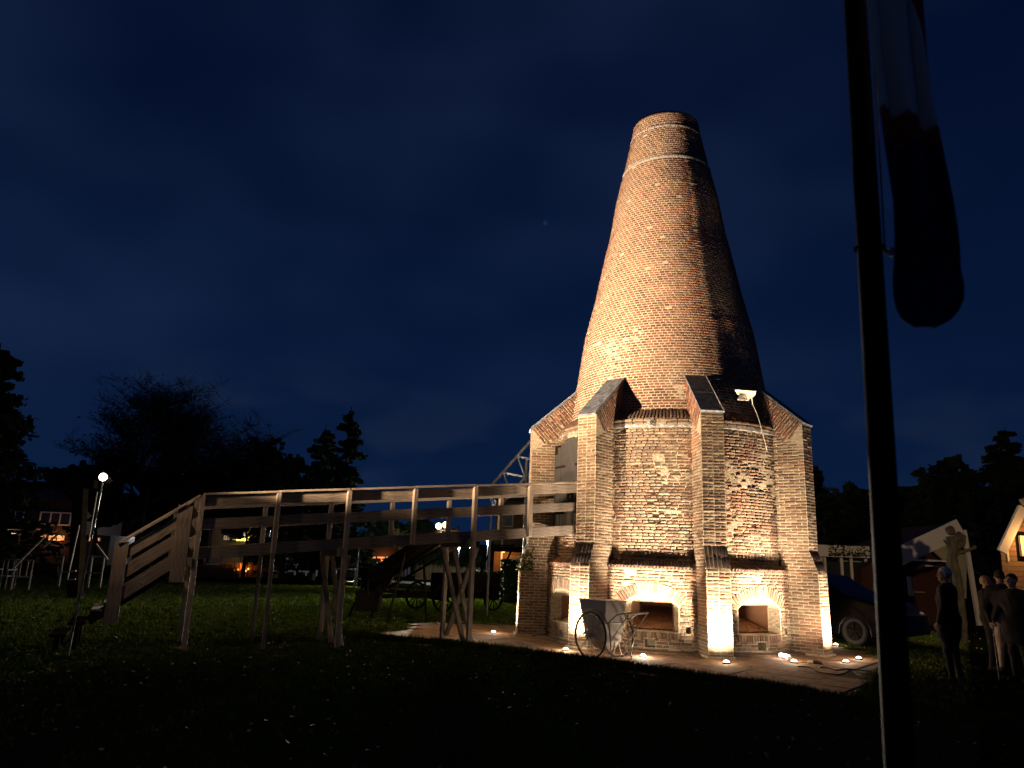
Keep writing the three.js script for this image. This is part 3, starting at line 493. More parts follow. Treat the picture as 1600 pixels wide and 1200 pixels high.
{ // bare flood fitting on a rod fixed to the drum, between the two right-hand buttresses
  const foot = KP(36.5 * D2R, 2.615, 3.9), top = at(1166, 621, -14.75), t = thing('lamp_bracket', 'unlit pale floodlight on a thin rod above the right-hand bay of the kiln', 'floodlight', foot);
  const L = (p) => p.clone().sub(foot); const mid = at(1195, 690, -15.15), k = at(1176, 632, -14.8);
  obj('rod', tube([V(0, 0, 0), L(mid), L(at(1183, 648, -14.9)), L(k)], 0.009, 40), M.whiteWorn, t);
  const q = (a, b, c, d, th) => { const A = [a, b, c, d].map(([x, y, z]) => L(at(x, y, z))), n = A[1].clone().sub(A[0]).cross(A[3].clone().sub(A[0])).normalize().multiplyScalar(th), Bk = A.map((p) => p.clone().add(n)); const g = new THREE.BufferGeometry(); const f = [...A, ...Bk]; g.setAttribute('position', new THREE.BufferAttribute(new Float32Array(f.flatMap((p) => p.toArray())), 3)); g.setIndex([0, 1, 2, 0, 2, 3, 4, 6, 5, 4, 7, 6, 0, 4, 5, 0, 5, 1, 1, 5, 6, 1, 6, 2, 2, 6, 7, 2, 7, 3, 3, 7, 4, 3, 4, 0]); const h = g.toNonIndexed(); h.computeVertexNormals(); return boxUV(h); };
  obj('hood', q([1148, 609.5, -14.9], [1181, 612, -14.5], [1180, 617, -14.75], [1152, 616.5, -15.05], 0.015), M.white, t);
  obj('reflector', q([1156, 616, -15.0], [1180, 617, -14.75], [1168, 625.5, -14.7], [1152, 624, -14.9], 0.015), M.white, t);
  const arm = rod(L(k), L(at(1174, 616, -14.72)), 0.012); obj('yoke', arm, M.white, t);
}

// ------------------------------------------------------------------ the ramp
const ramp = thing('wooden_ramp', 'long wooden ramp with plank railings on crossed trestles leading up to the kiln', 'ramp', [-0.6, 0, -15.4]);
{
  const RD = V(Math.sin(BAY(-2)), 0, Math.cos(BAY(-2))), RN = V(RD.z, 0, -RD.x);          // along, and towards the camera
  if (RN.z < 0) RN.negate();
  const O = ramp.position, top = (s) => s <= 9.91 ? 3.075 - (s - 3.9) * 0.1023 : 2.46 - (s - 9.91) * 0.735, pt = (s, off, h) => KC.clone().addScaledVector(RD, s).addScaledVector(RN, off).setY(h).sub(O);
  const S = [3.9, 5.08, 6.28, 7.5, 8.71, 9.91], near = 0.68, far = -0.68, deckTop = (s) => top(s) - 0.89;
  const bm = (a, b, w, t, up, m = M.wood) => obj(m[0] || 'x', beam(a, b, w, t, up), m[1] || m, ramp);
  const jig = (p) => p.clone().add(V(rr(-0.004, 0.004), rr(-0.006, 0.006), rr(-0.004, 0.004))), add = (name, a, b, w, t, up, mat) => obj(name, beam(jig(a), jig(b), w * rr(0.96, 1.04), t, up), mat, ramp);
  void bm;
  const mats = [M.wood, M.woodGrey, M.woodPale];
  for (const [off, sgn] of [[near, 1], [far, -1]]) {
    // hand rail in bays, boards behind the posts, string board
    const all = [2.62, ...S];
    for (let i = 0; i + 1 < all.length; i++) {
      const a = all[i], b = all[i + 1], y = (s, d) => top(s) - d;
      add('handrail', pt(a + 0.004, off, y(a, 0.018)), pt(b - 0.004, off, y(b, 0.018)), 0.13, 0.036, V(0, 1, 0), M.woodPale);
      add('rail_board', pt(a + 0.006, off - sgn * 0.065, y(a, 0.135)), pt(b - 0.006, off - sgn * 0.065, y(b, 0.135)), 0.03, 0.17, V(0, 1, 0), M.woodPale);
      add('rail_board', pt(a + 0.006, off - sgn * 0.066, y(a, 0.50)), pt(b - 0.006, off - sgn * 0.066, y(b, 0.50)), 0.03, 0.17, V(0, 1, 0), mats[(i + 1) % 2]);
      add('side_board', pt(a + 0.006, off - sgn * 0.067, y(a, 0.97)), pt(b - 0.006, off - sgn * 0.067, y(b, 0.97)), 0.035, 0.19, V(0, 1, 0), M.woodGrey);
    }
    S.forEach((s, i) => { const long = i === 1 || i === 3 || i === 5; add('post', pt(s, off, long ? -0.05 : deckTop(s) - 0.16), pt(s, off, top(s) - 0.037), 0.075, 0.105, RN, M.woodPale); });
    add('post', pt(8.71, off - sgn * 0.01, 0), pt(8.71, off - sgn * 0.01, deckTop(8.71) - 0.17), 0.06, 0.07, RN, M.wood);
    // the steep lower flight
    const e = 11.04, a = 9.95;
    add('handrail', pt(a, off, top(a) - 0.018), pt(e, off, top(e) - 0.018), 0.13, 0.036, V(0, 1, 0), M.woodPale);
    for (const [d, m] of [[0.26, M.wood], [0.56, M.wood], [0.90, M.woodGrey]]) add('rail_board', pt(a + 0.02, off - sgn * 0.066, top(a) - d), pt(e, off - sgn * 0.066, top(e) - d), 0.03, 0.17, V(0, 1, 0), m);
    for (const [s, w] of [[10.15, 0.22], [11.0, 0.2]]) add('post', pt(s, off - sgn * 0.01, Math.max(-0.03, top(s) - 1.25)), pt(s, off - sgn * 0.01, top(s) - 0.04), 0.05, w, RN.clone().cross(V(0, 1, 0)), M.wood);
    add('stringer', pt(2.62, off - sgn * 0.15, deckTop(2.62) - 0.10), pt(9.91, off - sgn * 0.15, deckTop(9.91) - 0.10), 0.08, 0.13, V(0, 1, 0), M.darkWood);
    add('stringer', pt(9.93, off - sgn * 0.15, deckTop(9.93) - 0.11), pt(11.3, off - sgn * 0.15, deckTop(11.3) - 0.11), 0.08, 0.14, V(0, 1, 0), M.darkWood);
  }
  for (let s = 2.68; s < 9.9; s += 0.152) add('deck_plank', pt(s, far + 0.1, deckTop(s) - 0.016 + rr(-0.003, 0.003)), pt(s, near - 0.1, deckTop(s) - 0.016 + rr(-0.003, 0.003)), 0.145, 0.03, V(0, 1, 0), rnd() < 0.5 ? M.woodGrey : M.wood);
  for (let s = 10.0; s < 11.3; s += 0.152) add('deck_plank', pt(s, far + 0.1, Math.max(0.05, deckTop(s) - 0.016)), pt(s, near - 0.1, Math.max(0.05, deckTop(s) - 0.016)), 0.145, 0.03, V(0, 1, 0), M.woodGrey);
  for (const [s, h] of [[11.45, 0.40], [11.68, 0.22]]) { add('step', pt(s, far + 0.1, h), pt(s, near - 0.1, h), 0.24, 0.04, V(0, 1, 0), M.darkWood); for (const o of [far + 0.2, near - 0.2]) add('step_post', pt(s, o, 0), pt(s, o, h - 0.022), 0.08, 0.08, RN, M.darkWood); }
  for (const s of [5.08, 7.5, 9.91]) { // crossed trestles
    const hT = top(s) - 1.13;
    add('crossbeam', pt(s + 0.08, far - 0.08, hT + 0.02), pt(s + 0.08, near + 0.08, hT + 0.02), 0.07, 0.14, V(0, 1, 0), M.woodGrey);
    if (s > 9) continue;
    add('brace', pt(s + 0.09, far, hT - 0.05), pt(s + 0.09, near - 0.04, 0.08), 0.055, 0.085, RD, M.wood);
    add('brace', pt(s - 0.075, near, hT - 0.05), pt(s - 0.075, far + 0.04, 0.08), 0.055, 0.085, RD, M.woodGrey);
    add('brace', pt(s - 0.02, far * 0.55, hT), pt(s - 0.10, near - 0.1, 0.02), 0.05, 0.075, RD, M.wood);
  }
}

// ------------------------------------------------------------------ the hand cart
{
  const az = -52 * D2R, ns = V(Math.sin(az), 0, Math.cos(az)), rear = V(Math.cos(az), 0, -Math.sin(az));
  const wc = gnd(922, 1029), R = 0.375, c = wc.clone().addScaledVector(ns, -0.33);
  const t = thing('hand_cart', 'pale box hand cart with two spoked wheels in front of the kiln', 'hand cart', c);
  const L = (s, r, h) => ns.clone().multiplyScalar(s).addScaledVector(rear, r).setY(h);   // side, rearward, height
  const hull = (lo, hi, mat, name, parent = t) => { const f = [...lo, ...hi].map((a) => L(...a)); const g = new THREE.BufferGeometry(); g.setAttribute('position', new THREE.BufferAttribute(new Float32Array(f.flatMap((p) => p.toArray())), 3)); g.setIndex([0, 2, 1, 0, 3, 2, 4, 5, 6, 4, 6, 7, 0, 1, 5, 0, 5, 4, 1, 2, 6, 1, 6, 5, 2, 3, 7, 2, 7, 6, 3, 0, 4, 3, 4, 7]); const h = g.toNonIndexed(); h.computeVertexNormals(); return obj(name, boxUV(h), mat, parent); };
  const bx = (s0, s1, r0, r1, h) => [[s0, r0, h], [s1, r0, h], [s1, r1, h], [s0, r1, h]];
  hull(bx(-0.18, 0.20, -0.24, 0.22, 0.27), bx(-0.25, 0.25, -0.36, 0.28, 0.93), M.cart, 'box');
  hull(bx(-0.265, 0.265, -0.375, 0.295, 0.932), bx(-0.265, 0.265, -0.375, 0.295, 0.952), M.cart, 'lid');
  hull(bx(-0.12, 0.12, -0.1, 0.16, 0.16), bx(-0.15, 0.16, -0.16, 0.2, 0.268), M.cartMetal, 'axle_block');
  for (const s of [0.33, -0.33]) {
    const w = new THREE.Group(); w.name = 'wheel'; t.add(w); w.position.copy(L(s, 0, R)); w.quaternion.setFromUnitVectors(V(0, 0, 1), ns);
    const rim = new THREE.TorusGeometry(R - 0.016, 0.013, 8, 56); obj('rim', rim, M.cartMetal, w);
    const ty = new THREE.TorusGeometry(R - 0.008, 0.012, 8, 56); ty.scale(1, 1, 2.1); obj('tyre', ty, M.tyre, w);
    for (let i = 0; i < 12; i++) { const a = i * Math.PI / 6 + 0.26; obj('spoke', rod(V(Math.cos(a) * 0.03, Math.sin(a) * 0.03, (i % 2 - 0.5) * 0.03), V(Math.cos(a) * (R - 0.02), Math.sin(a) * (R - 0.02), 0), 0.007, 0.006, 6), M.cartMetal, w); }
    const hub = new THREE.CylinderGeometry(0.038, 0.038, 0.1, 16); hub.rotateX(Math.PI / 2); obj('hub', hub, M.cartMetal, w);
    obj('leaf_spring', tube([L(s * 0.82, -0.24, 0.36), L(s * 0.82, -0.1, 0.50), L(s * 0.82, 0.1, 0.5), L(s * 0.82, 0.24, 0.36)], 0.012, 24), M.cartMetal, t);
    obj('mudguard', (() => { const pts = []; for (let i = 0; i <= 10; i++) { const a = (-35 + i * 11) * D2R; pts.push(L(s * 0.88, Math.sin(a) * (R + 0.05), R + Math.cos(a) * (R + 0.05))); } return tube(pts, 0.012, 30); })(), M.cartMetal, t);
  }
  obj('axle', rod(L(-0.34, 0, R), L(0.34, 0, R), 0.016), M.cartMetal, t);
  for (const s of [0.22, -0.22]) {
    obj('handle', tube([L(s, 0.02, 0.56), L(s, 0.3, 0.60), L(s, 0.52, 0.74), L(s, 0.80, 0.79)], 0.013, 30), M.cart, t);
    obj('leg', rod(L(s, 0.33, 0.60), L(s * 1.05, 0.42, 0.0), 0.014, 0.012), M.cartMetal, t);
    obj('brace', rod(L(s, 0.36, 0.3), L(s, 0.78, 0.77), 0.009), M.cart, t);
    obj('stay', tube([L(s, 0.24, 0.28), L(s, 0.33, 0.12), L(s, 0.42, 0.14), L(s * 0.9, 0.44, 0.3)], 0.011, 20), M.cart, t);
  }
  obj('crossbar', rod(L(-0.22, 0.80, 0.79), L(0.22, 0.80, 0.79), 0.015), M.cart, t);
  obj('crossbar', rod(L(-0.22, 0.35, 0.60), L(0.22, 0.35, 0.60), 0.012), M.cartMetal, t);
  obj('foot_brace', rod(L(-0.23, 0.41, 0.08), L(0.23, 0.41, 0.08), 0.01), M.cartMetal, t);
}

{ // unseen narrow floodlight out of view on the left, placed to light the cart
  const p = V(-6.6, 2.9, -7.4), look = gnd(938, 1005).setY(0.62), t = thing('floodlight', 'unseen narrow floodlight out of view on the left, placed to light the cart', 'floodlight', p.clone().setY(0)), d = look.clone().sub(p).normalize(), q = new THREE.Quaternion().setFromUnitVectors(V(0, 0, 1), d);
  obj('pole', rod(V(0, 0, 0), V(0, p.y - 0.1, 0), 0.02, 0.016), M.steel, t); const h = join([rod(V(0, 0, -0.14), V(0, 0, 0.0), 0.05, 0.075, 20), rod(V(0, -0.14, -0.08), V(0, -0.05, -0.08), 0.012)]); h.applyQuaternion(q); h.translate(0, p.y, 0); obj('housing', h, M.darkIron, t);
  const g = new THREE.CircleGeometry(0.066, 24); g.translate(0, 0, 0.004); g.applyQuaternion(q); g.translate(0, p.y, 0); obj('lens', g, glow(0xffe4c8, 6), t);
  const l = new THREE.SpotLight(0xffe6cc, 1400, 40, 0.075, 1, 2); l.shadow.radius = 3; aim(l, p.clone().addScaledVector(d, 0.03), look);
}

// ------------------------------------------------------------------ grass and leaves
{
  const tuft = (seed, n, hmin, hmax, spread) => { const r = rngOf(seed), list = []; for (let i = 0; i < n; i++) { const g = new THREE.PlaneGeometry(0.011, 1, 1, 2), p = g.attributes.position, H = hmin + (hmax - hmin) * r(), lean = (r() - 0.3) * 0.7; for (let k = 0; k < p.count; k++) { const t = p.getY(k) + 0.5; p.setXYZ(k, p.getX(k) * (1 - 0.85 * t), t * H, lean * t * t * H); } g.rotateY(r() * 6.283); g.translate((r() - 0.5) * spread, -0.003, (r() - 0.5) * spread); g.computeVertexNormals(); list.push(g); } return mergeGeometries(list); };
  const gm = new THREE.MeshLambertMaterial({ color: 0xffffff, side: THREE.DoubleSide });
  const make = (name, geo, n, place, color) => { const im = new THREE.InstancedMesh(geo, gm, n), m = new THREE.Matrix4(), q = new THREE.Quaternion(), c = new THREE.Color(); let k = 0; while (k < n) { const p = place(); if (!p) continue; const s = p[2] || 1; q.setFromAxisAngle(V(0, 1, 0), rnd() * 6.283); m.compose(V(p[0], 0, p[1]), q, V(s, s * rr(0.7, 1.2), s)); im.setMatrixAt(k, m); c.setRGB(...color()); im.setColorAt(k, c); k++; } im.name = name; im.castShadow = im.receiveShadow = true; scene.add(im); im.userData.kind = 'stuff'; return im; };
  const free = (x, z) => !(inPaving(x, z) && pavedSide(x, z) > 0.04 + 0.05 * Math.sin(x * 9)) && Math.hypot(x - KX, z - KZ) > 3.4;
  const gcol = () => { const k = rr(0.6, 1.3), d = rnd() < 0.12; return d ? [0.16 * k, 0.13 * k, 0.05 * k] : [0.062 * k, 0.098 * k, 0.018 * k]; };
  const grass = make('grass', tuft(5, 9, 0.022, 0.055, 0.11), 90000, () => { const z = -5.5 - 34 * rnd() ** 1.7, x = rr(-0.72, 0.55) * -z * 1.05; return free(x, z) ? [x, z, -z > 20 ? 1.25 : 1] : null; }, gcol);
  tag(grass, 'short dark green grass of the lawn around the kiln', 'grass');
  const edge = make('grass_edge', tuft(9, 11, 0.06, 0.14, 0.10), 5200, () => { const t = rnd() * (EDGE.length - 1), i = Math.min(EDGE.length - 2, t | 0), f = t - i, x = EDGE[i][0] + f * (EDGE[i + 1][0] - EDGE[i][0]), z = EDGE[i][1] + f * (EDGE[i + 1][1] - EDGE[i][1]); return [x + rr(-0.06, 0.12), z + rr(0.0, 0.28), rr(0.7, 1.15)]; }, gcol);
  tag(edge, 'longer ragged grass along the edge of the brown paving', 'grass');
  const lg = new THREE.CircleGeometry(0.5, 6); { const p = lg.attributes.position; for (let i = 0; i < p.count; i++) p.setXYZ(i, p.getX(i), p.getY(i) * 0.62, 0.28 * p.getX(i) ** 2); lg.rotateX(-Math.PI / 2); lg.computeVertexNormals(); }
  const im = new THREE.InstancedMesh(lg, dull([1, 1, 1], { side: THREE.DoubleSide }), 1500), m = new THREE.Matrix4(), c = new THREE.Color();
  for (let k = 0; k < 1500; k++) { let x, z; do { z = -2.6 - 24 * rnd() ** 1.25; x = rr(-0.75, 0.62) * -z; } while (fbm(x * 0.5, z * 0.5, 3.3, 3) < rr(-0.35, 0.25) || Math.hypot(x - KX, z - KZ) < 3.5 || (inPaving(x, z) && rnd() < 0.85)); const on = inPaving(x, z) && pavedSide(x, z) > 0.05; const s = rr(0.025, 0.06); m.compose(V(x, on ? 0.022 : rr(0.03, 0.07), z), new THREE.Quaternion().setFromEuler(new THREE.Euler(rr(-0.7, 0.7), rr(0, 6.28), rr(-0.7, 0.7))), V(s, s, s)); im.setMatrixAt(k, m); const w = rnd(); c.setRGB(...(w < 0.25 ? [0.5, 0.44, 0.32] : w < 0.65 ? [0.30, 0.20, 0.09] : [0.18, 0.085, 0.035])); im.setColorAt(k, c); }
  im.name = 'fallen_leaves'; im.castShadow = im.receiveShadow = true; im.userData.kind = 'stuff'; scene.add(tag(im, 'pale fallen leaves scattered over the dark lawn', 'leaves'));
}
// bushy plants: many narrow leaves or blades about a base
function bladeClump(name, label, cat, base, w, d, h, n, mat, group, lean = 0.5) {
  const t = thing(name, label, cat, base, 0, group), list = [];
  for (let i = 0; i < n; i++) { const g = new THREE.PlaneGeometry(0.03, 1, 1, 3), p = g.attributes.position, H = h * rr(0.55, 1.1), l = rr(-lean, lean); for (let k = 0; k < p.count; k++) { const q = p.getY(k) + 0.5; p.setXYZ(k, p.getX(k) * (1.1 - q), q * H * (1 - 0.15 * q), l * q * q * H); } g.rotateY(rnd() * 6.28); g.translate(rr(-w, w) / 2, 0, rr(-d, d) / 2); list.push(g); }
  obj('blades', list, mat, t); return t;
}
function leafMass(n, place, size, seed) { const r = rngOf(seed), list = []; for (let i = 0; i < n; i++) { const p = place(r); if (!p) continue; const g = new THREE.PlaneGeometry(size * (0.6 + r()), size * (0.5 + 0.7 * r())); g.rotateX(r() * 6.28); g.rotateY(r() * 6.28); g.translate(p.x, p.y, p.z); list.push(g); } return mergeGeometries(list); }
function hedge(name, label, base, w, h, d, turn, mat, n, leafS = 0.12) {
  const t = thing(name, label, 'hedge', base, turn); const r = rngOf(n + 17);
  obj('core', box(w * 0.9, h * 0.9, d * 0.8, 0, h * 0.45, 0, 0.1), M.leafDark, t);
  obj('leaves', leafMass(n, (q) => { const f = q(); const x = (q() - 0.5) * w, y = q() * h, z = (q() - 0.5) * d; return f < 0.45 ? V(x, y, d / 2 * (0.85 + 0.2 * q())) : f < 0.8 ? V(x, h * (0.93 + 0.1 * q()), z) : V((q() < 0.5 ? -1 : 1) * w / 2 * (0.95 + 0.08 * q()), y, z); }, leafS, n), mat, t); void r; return t;
}
// ------------------------------------------------------------------ trees
function limbTree(name, label, base, H, spread, seed, opt = {}) { // branching tree, bare or sparsely leaved
  const t = thing(name, label, 'tree', base, 0, opt.group), r = rngOf(seed), wood = [], tips = [];
  const D = opt.depth || 5;
  const grow = (p, dir, len, rad, depth) => {
    let q = p.clone(), d = dir.clone(); const n = 4;
    for (let i = 0; i < n; i++) {
      const e = q.clone().addScaledVector(d, len / n), ra = rad * (1 - 0.17 * i), rb = rad * (1 - 0.17 * (i + 1)); wood.push(rod(q, e, ra, rb, depth > 2 ? 3 : 6)); q = e;
      d.add(V((r() - 0.5) * 0.42, (r() - 0.4) * 0.2, (r() - 0.5) * 0.42)).normalize(); if (depth >= 2) tips.push(q.clone());
      if (depth < D && (i > 0 || depth > 0)) { const m = depth === 0 ? 3 : r() < 0.75 ? 1 : 2; for (let k = 0; k < m; k++) { const a = r() * 6.28, tilt = 0.55 + 0.5 * r(), sd = V(Math.cos(a), 0, Math.sin(a)), nd = d.clone().multiplyScalar(Math.cos(tilt)).addScaledVector(sd, Math.sin(tilt) * spread).add(V(0, 0.12, 0)).normalize(); grow(q, nd, len * (depth === 0 ? 0.52 + 0.16 * r() : 0.56 + 0.2 * r()), Math.max(rb * 0.62, 0.015), depth + 1); } }
    }
  };
  obj('trunk', rod(V(0, -0.1, 0), V(0, H * 0.2, 0), H * 0.026, H * 0.021, 10), M.bark, t); grow(V(0, H * 0.2, 0), V(0, 1, 0), H * 0.50, H * 0.021, 0); obj('branches', wood, M.bark, t);
  if (opt.leaves) obj('crown', leafMass(opt.leaves, (q) => { const p = tips[(q() * tips.length) | 0]; return p.clone().add(V((q() - 0.5) * H * 0.09, (q() - 0.5) * H * 0.08, (q() - 0.5) * H * 0.09)); }, opt.leafS || 0.16, seed + 1), opt.mat || M.leafDark, t);
  return t;
}
function conifer(name, label, base, H, R, seed, n, group, leafS = 0.22) {
  const t = thing(name, label, 'tree', base, 0, group), r = rngOf(seed), limbs = [], arms = [];
  for (let w = H * 0.1; w < H * 0.97; w += H * 0.035) { const k = 5; for (let i = 0; i < k; i++) { const h = Math.min(H * 0.98, w + (r() - 0.5) * H * 0.06), a = r() * 6.28, L = R * Math.pow(1 - h / H, 0.75) * (0.35 + 0.85 * r()) + 0.1, e = V(Math.cos(a) * L, h - L * 0.12 + L * 0.15 * r(), Math.sin(a) * L); limbs.push(rod(V(0, h, 0), e, 0.03, 0.008, 4)); arms.push([V(0, h, 0), e, L]); } }
  obj('trunk', rod(V(0, -0.1, 0), V(0, H, 0), H * 0.022, 0.02, 10), M.bark, t); obj('branches', limbs, M.bark, t);
  obj('crown', leafMass(n, (q) => { const [a, b, L] = arms[(q() * arms.length) | 0], f = Math.pow(q(), 0.6); return a.clone().lerp(b, f).add(V((q() - 0.5) * 0.35 * L, (0.25 - q() * 0.6) * 0.5 * L, (q() - 0.5) * 0.35 * L)); }, leafS, seed + 3), M.leafDark, t); return t;
}
const under = (px, py, z) => at(px, py, z).setY(0);
conifer('conifer_tree', 'tall dark conifer cut off by the left edge of the photo', under(-30, 700, -30), 9.4, 3.7, 11, 20000, null, 0.17);
limbTree('bare_tree', 'large half bare tree with wide crown, highest of the group behind the ramp', under(290, 850, -47), 10.6, 1.3, 21, { depth: 5, leaves: 1500, leafS: 0.10 });
limbTree('bare_tree', 'smaller bare tree just left of the wide crowned tree', under(215, 850, -45), 8.6, 1.05, 34, { depth: 5, leaves: 2500, leafS: 0.11 });
limbTree('leafy_tree', 'low dense tree behind the floodlight, outermost on the left of the group', under(150, 850, -48), 5.6, 1.2, 45, { depth: 3, leaves: 12000, leafS: 0.26 });
limbTree('leafy_tree', 'dense dark tree under the left half of the wide crowned tree', under(235, 850, -52), 6.4, 1.25, 151, { depth: 3, leaves: 14000, leafS: 0.24 });
limbTree('leafy_tree', 'dense dark tree under the right half of the wide crowned tree', under(325, 850, -53), 6.8, 1.25, 152, { depth: 3, leaves: 14000, leafS: 0.24 });
limbTree('leafy_tree', 'low dense tree between the wide crowned tree and the conifers', under(385, 850, -49), 5.2, 1.2, 58, { depth: 3, leaves: 12000, leafS: 0.26 });
limbTree('leafy_tree', 'dense dark tree just left of the slender conifer behind the ramp', under(445, 850, -46), 6.6, 0.95, 63, { depth: 3, leaves: 11000, leafS: 0.24 });
conifer('conifer_tree', 'slender dark conifer at the right end of the trees behind the ramp', under(531, 850, -46), 10.4, 2.3, 70, 15000, null, 0.17);
conifer('conifer_tree', 'broad dark conifer beside the slender one behind the ramp', under(492, 850, -48), 9.6, 2.9, 71, 13000, null, 0.17);
limbTree('leafy_tree', 'dark rounded tree just right of the kiln', under(1300, 850, -50), 6.0, 1.0, 81, { depth: 3, leaves: 11000, leafS: 0.28 });
limbTree('leafy_tree', 'dark low tree showing left of the flagpole foot', under(1345, 850, -56), 5.0, 1.1, 84, { depth: 3, leaves: 9000, leafS: 0.28 });
conifer('conifer_tree', 'dark conifer above the white gable right of the flagpole', under(1448, 850, -50), 8.7, 2.9, 90, 12000, null, 0.18);
conifer('conifer_tree', 'tall dark conifer above the wooden gable at the right edge', under(1590, 850, -44), 10.2, 4.0, 94, 15000, null, 0.19);
{ // a far wood that reads as one dark mass
  const t = leafMass(15000, (q) => { const a = q(), x = 20 + a * 66, top = 10.0 + 1.6 * Math.sin(x * 0.31) + 1.1 * Math.sin(x * 0.83 + 2) + 0.6 * Math.sin(x * 2.3); return V(x, top * (1 - Math.pow(q(), 1.6)), -78 + 5 * (q() - 0.5)); }, 0.8, 77);
  tag(obj('distant_wood', t, M.leafDark), 'long dark wood behind the buildings on the right', 'wood', null, 'stuff');
  const u = leafMass(9000, (q) => { const x = -62 + q() * 62, top = 4.4 + 1.2 * Math.sin(x * 0.4) + 0.7 * Math.sin(x * 1.3 + 1); return V(x, top * (1 - Math.pow(q(), 1.5)), -88 + 4 * (q() - 0.5)); }, 0.7, 79);
  tag(obj('distant_wood', u, M.leafDark), 'low dark belt of trees far behind the ramp', 'wood', null, 'stuff');
}
// ------------------------------------------------------------------ plants and fences behind the ramp
bladeClump('ornamental_grass', 'tall pale ornamental grass along the far path, left of the wagon', 'grass clump', gnd(682, 906), 3.0, 1.6, 1.25, 1500, M.hay, 'x'); 
bladeClump('ornamental_grass', 'tall pale ornamental grass behind the front trestle, next to the wagon body', 'grass clump', gnd(728, 908), 2.4, 1.6, 1.15, 1300, M.hay, 'x');
scene.children.filter((o) => o.userData.group === 'x').forEach((o) => delete o.userData.group);
bladeClump('grass_clump', 'orange brown ornamental grass clump beside the far fence', 'grass clump', gnd(462, 897), 2.0, 1.4, 1.5, 1300, M.hayRed);
bladeClump('grass_clump', 'reddish brown border plants with small lights under the middle of the ramp', 'grass clump', gnd(385, 901), 4.2, 1.6, 1.0, 1500, M.hayRed);
bladeClump('grass_clump', 'dark reddish border plants below the left end of the ramp railing', 'grass clump', gnd(335, 903), 2.6, 1.4, 0.95, 1000, M.hayRed);
for (const [k, [x, y]] of [[366, 891], [372, 890], [380, 888], [384, 892], [388, 889]].entries()) { const p = at(x, y, gnd(385, 901).z + 0.6), t = thing('garden_light', null, null, p.clone().setY(0), 0, 'small amber lights in the border under the ramp'); tag(t, ['leftmost', 'second from the left', 'middle', 'second from the right', 'rightmost'][k] + ' of the five small amber lights in the border under the ramp', 'garden light'); obj('stake', rod(V(0, 0, 0), V(0, p.y, 0), 0.012), M.darkIron, t); const s = new THREE.SphereGeometry(0.06, 10, 8); s.translate(0, p.y, 0); obj('bulb', s, glow(0xff9a3c, 4), t); if (k === 2) { const l = new THREE.PointLight(0xff9a3c, 5, 20, 2); l.position.copy(p).add(V(0, 0.12, 0.1)); l.castShadow = true; l.shadow.radius = 3; scene.add(l); } }
hedge('hedge', 'lit green hedge behind the far fence, above the white rails', gnd(497, 889, 0).setZ(-62).setX(-15.6), 9.0, 2.6, 1.2, 0, M.leaf, 5000, 0.2);
hedge('hedge', 'clipped low hedge right of the white rails, by the trestle foot', at(548, 889, -58).setY(0), 3.4, 1.3, 1.2, 0, M.leaf, 2200, 0.14);
hedge('hedge', 'dark square hedge right of the wagon, against the brown house', at(806, 889, -31).setY(0), 1.1, 1.55, 1.3, 0, M.leafDark, 1500, 0.09);
hedge('hedge', 'long low dark hedge in front of the wooden doors of the brown house', at(768, 900, -34.5).setY(0), 2.2, 1.05, 1.0, 0, M.leafDark, 1800, 0.09);
limbTree('yellow_tree', 'small yellow autumn tree right of the dark house with lit windows', under(632, 880, -60), 3.0, 0.8, 131, { depth: 3, leaves: 2600, leafS: 0.12, mat: M.leafYellow });
function railFence(name, label, pts, hs, mat, H, r = 0.05, group) { const b = pts[0].clone(), t = thing(name, label, 'fence', b, 0, group); const L = (p) => p.clone().sub(b); pts.forEach((p) => obj('post', beam(L(p), L(p).setY(H), r * 2, r * 2, V(1, 0, 0)), mat, t)); for (let i = 0; i + 1 < pts.length; i++) for (const h of hs) obj('rail', beam(L(pts[i]).setY(h), L(pts[i + 1]).setY(h), r, r * 1.8, V(0, 1, 0)), mat, t); return t; }
railFence('rail_fence', 'long wooden rail fence running back behind the reddish plants', [[355, 900], [382, 897], [410, 895], [438, 893], [470, 891.5]].map(([x, y], i) => gnd(x, y + 1, 0).setZ(-50 - i * 5).setX((x - 812) / 1200 * (50 + i * 5))), [0.65, 1.15], M.whiteWorn, 1.35, 0.06);
railFence('rail_fence', 'short white rail fence in front of the lit hedge', [480, 494, 511, 527].map((x) => V((x - 812) / 1200 * 57, 0, -57)), [0.3, 0.75, 1.1], M.white, 1.2, 0.055);
railFence('field_gate', 'pale tubular barrier on the lawn right of the low hedge', [[556, 0], [585, 0]].map(([x]) => V((x - 812) / 1200 * 40, 0, -40)), [0.25, 0.85], M.steel, 0.9, 0.03);
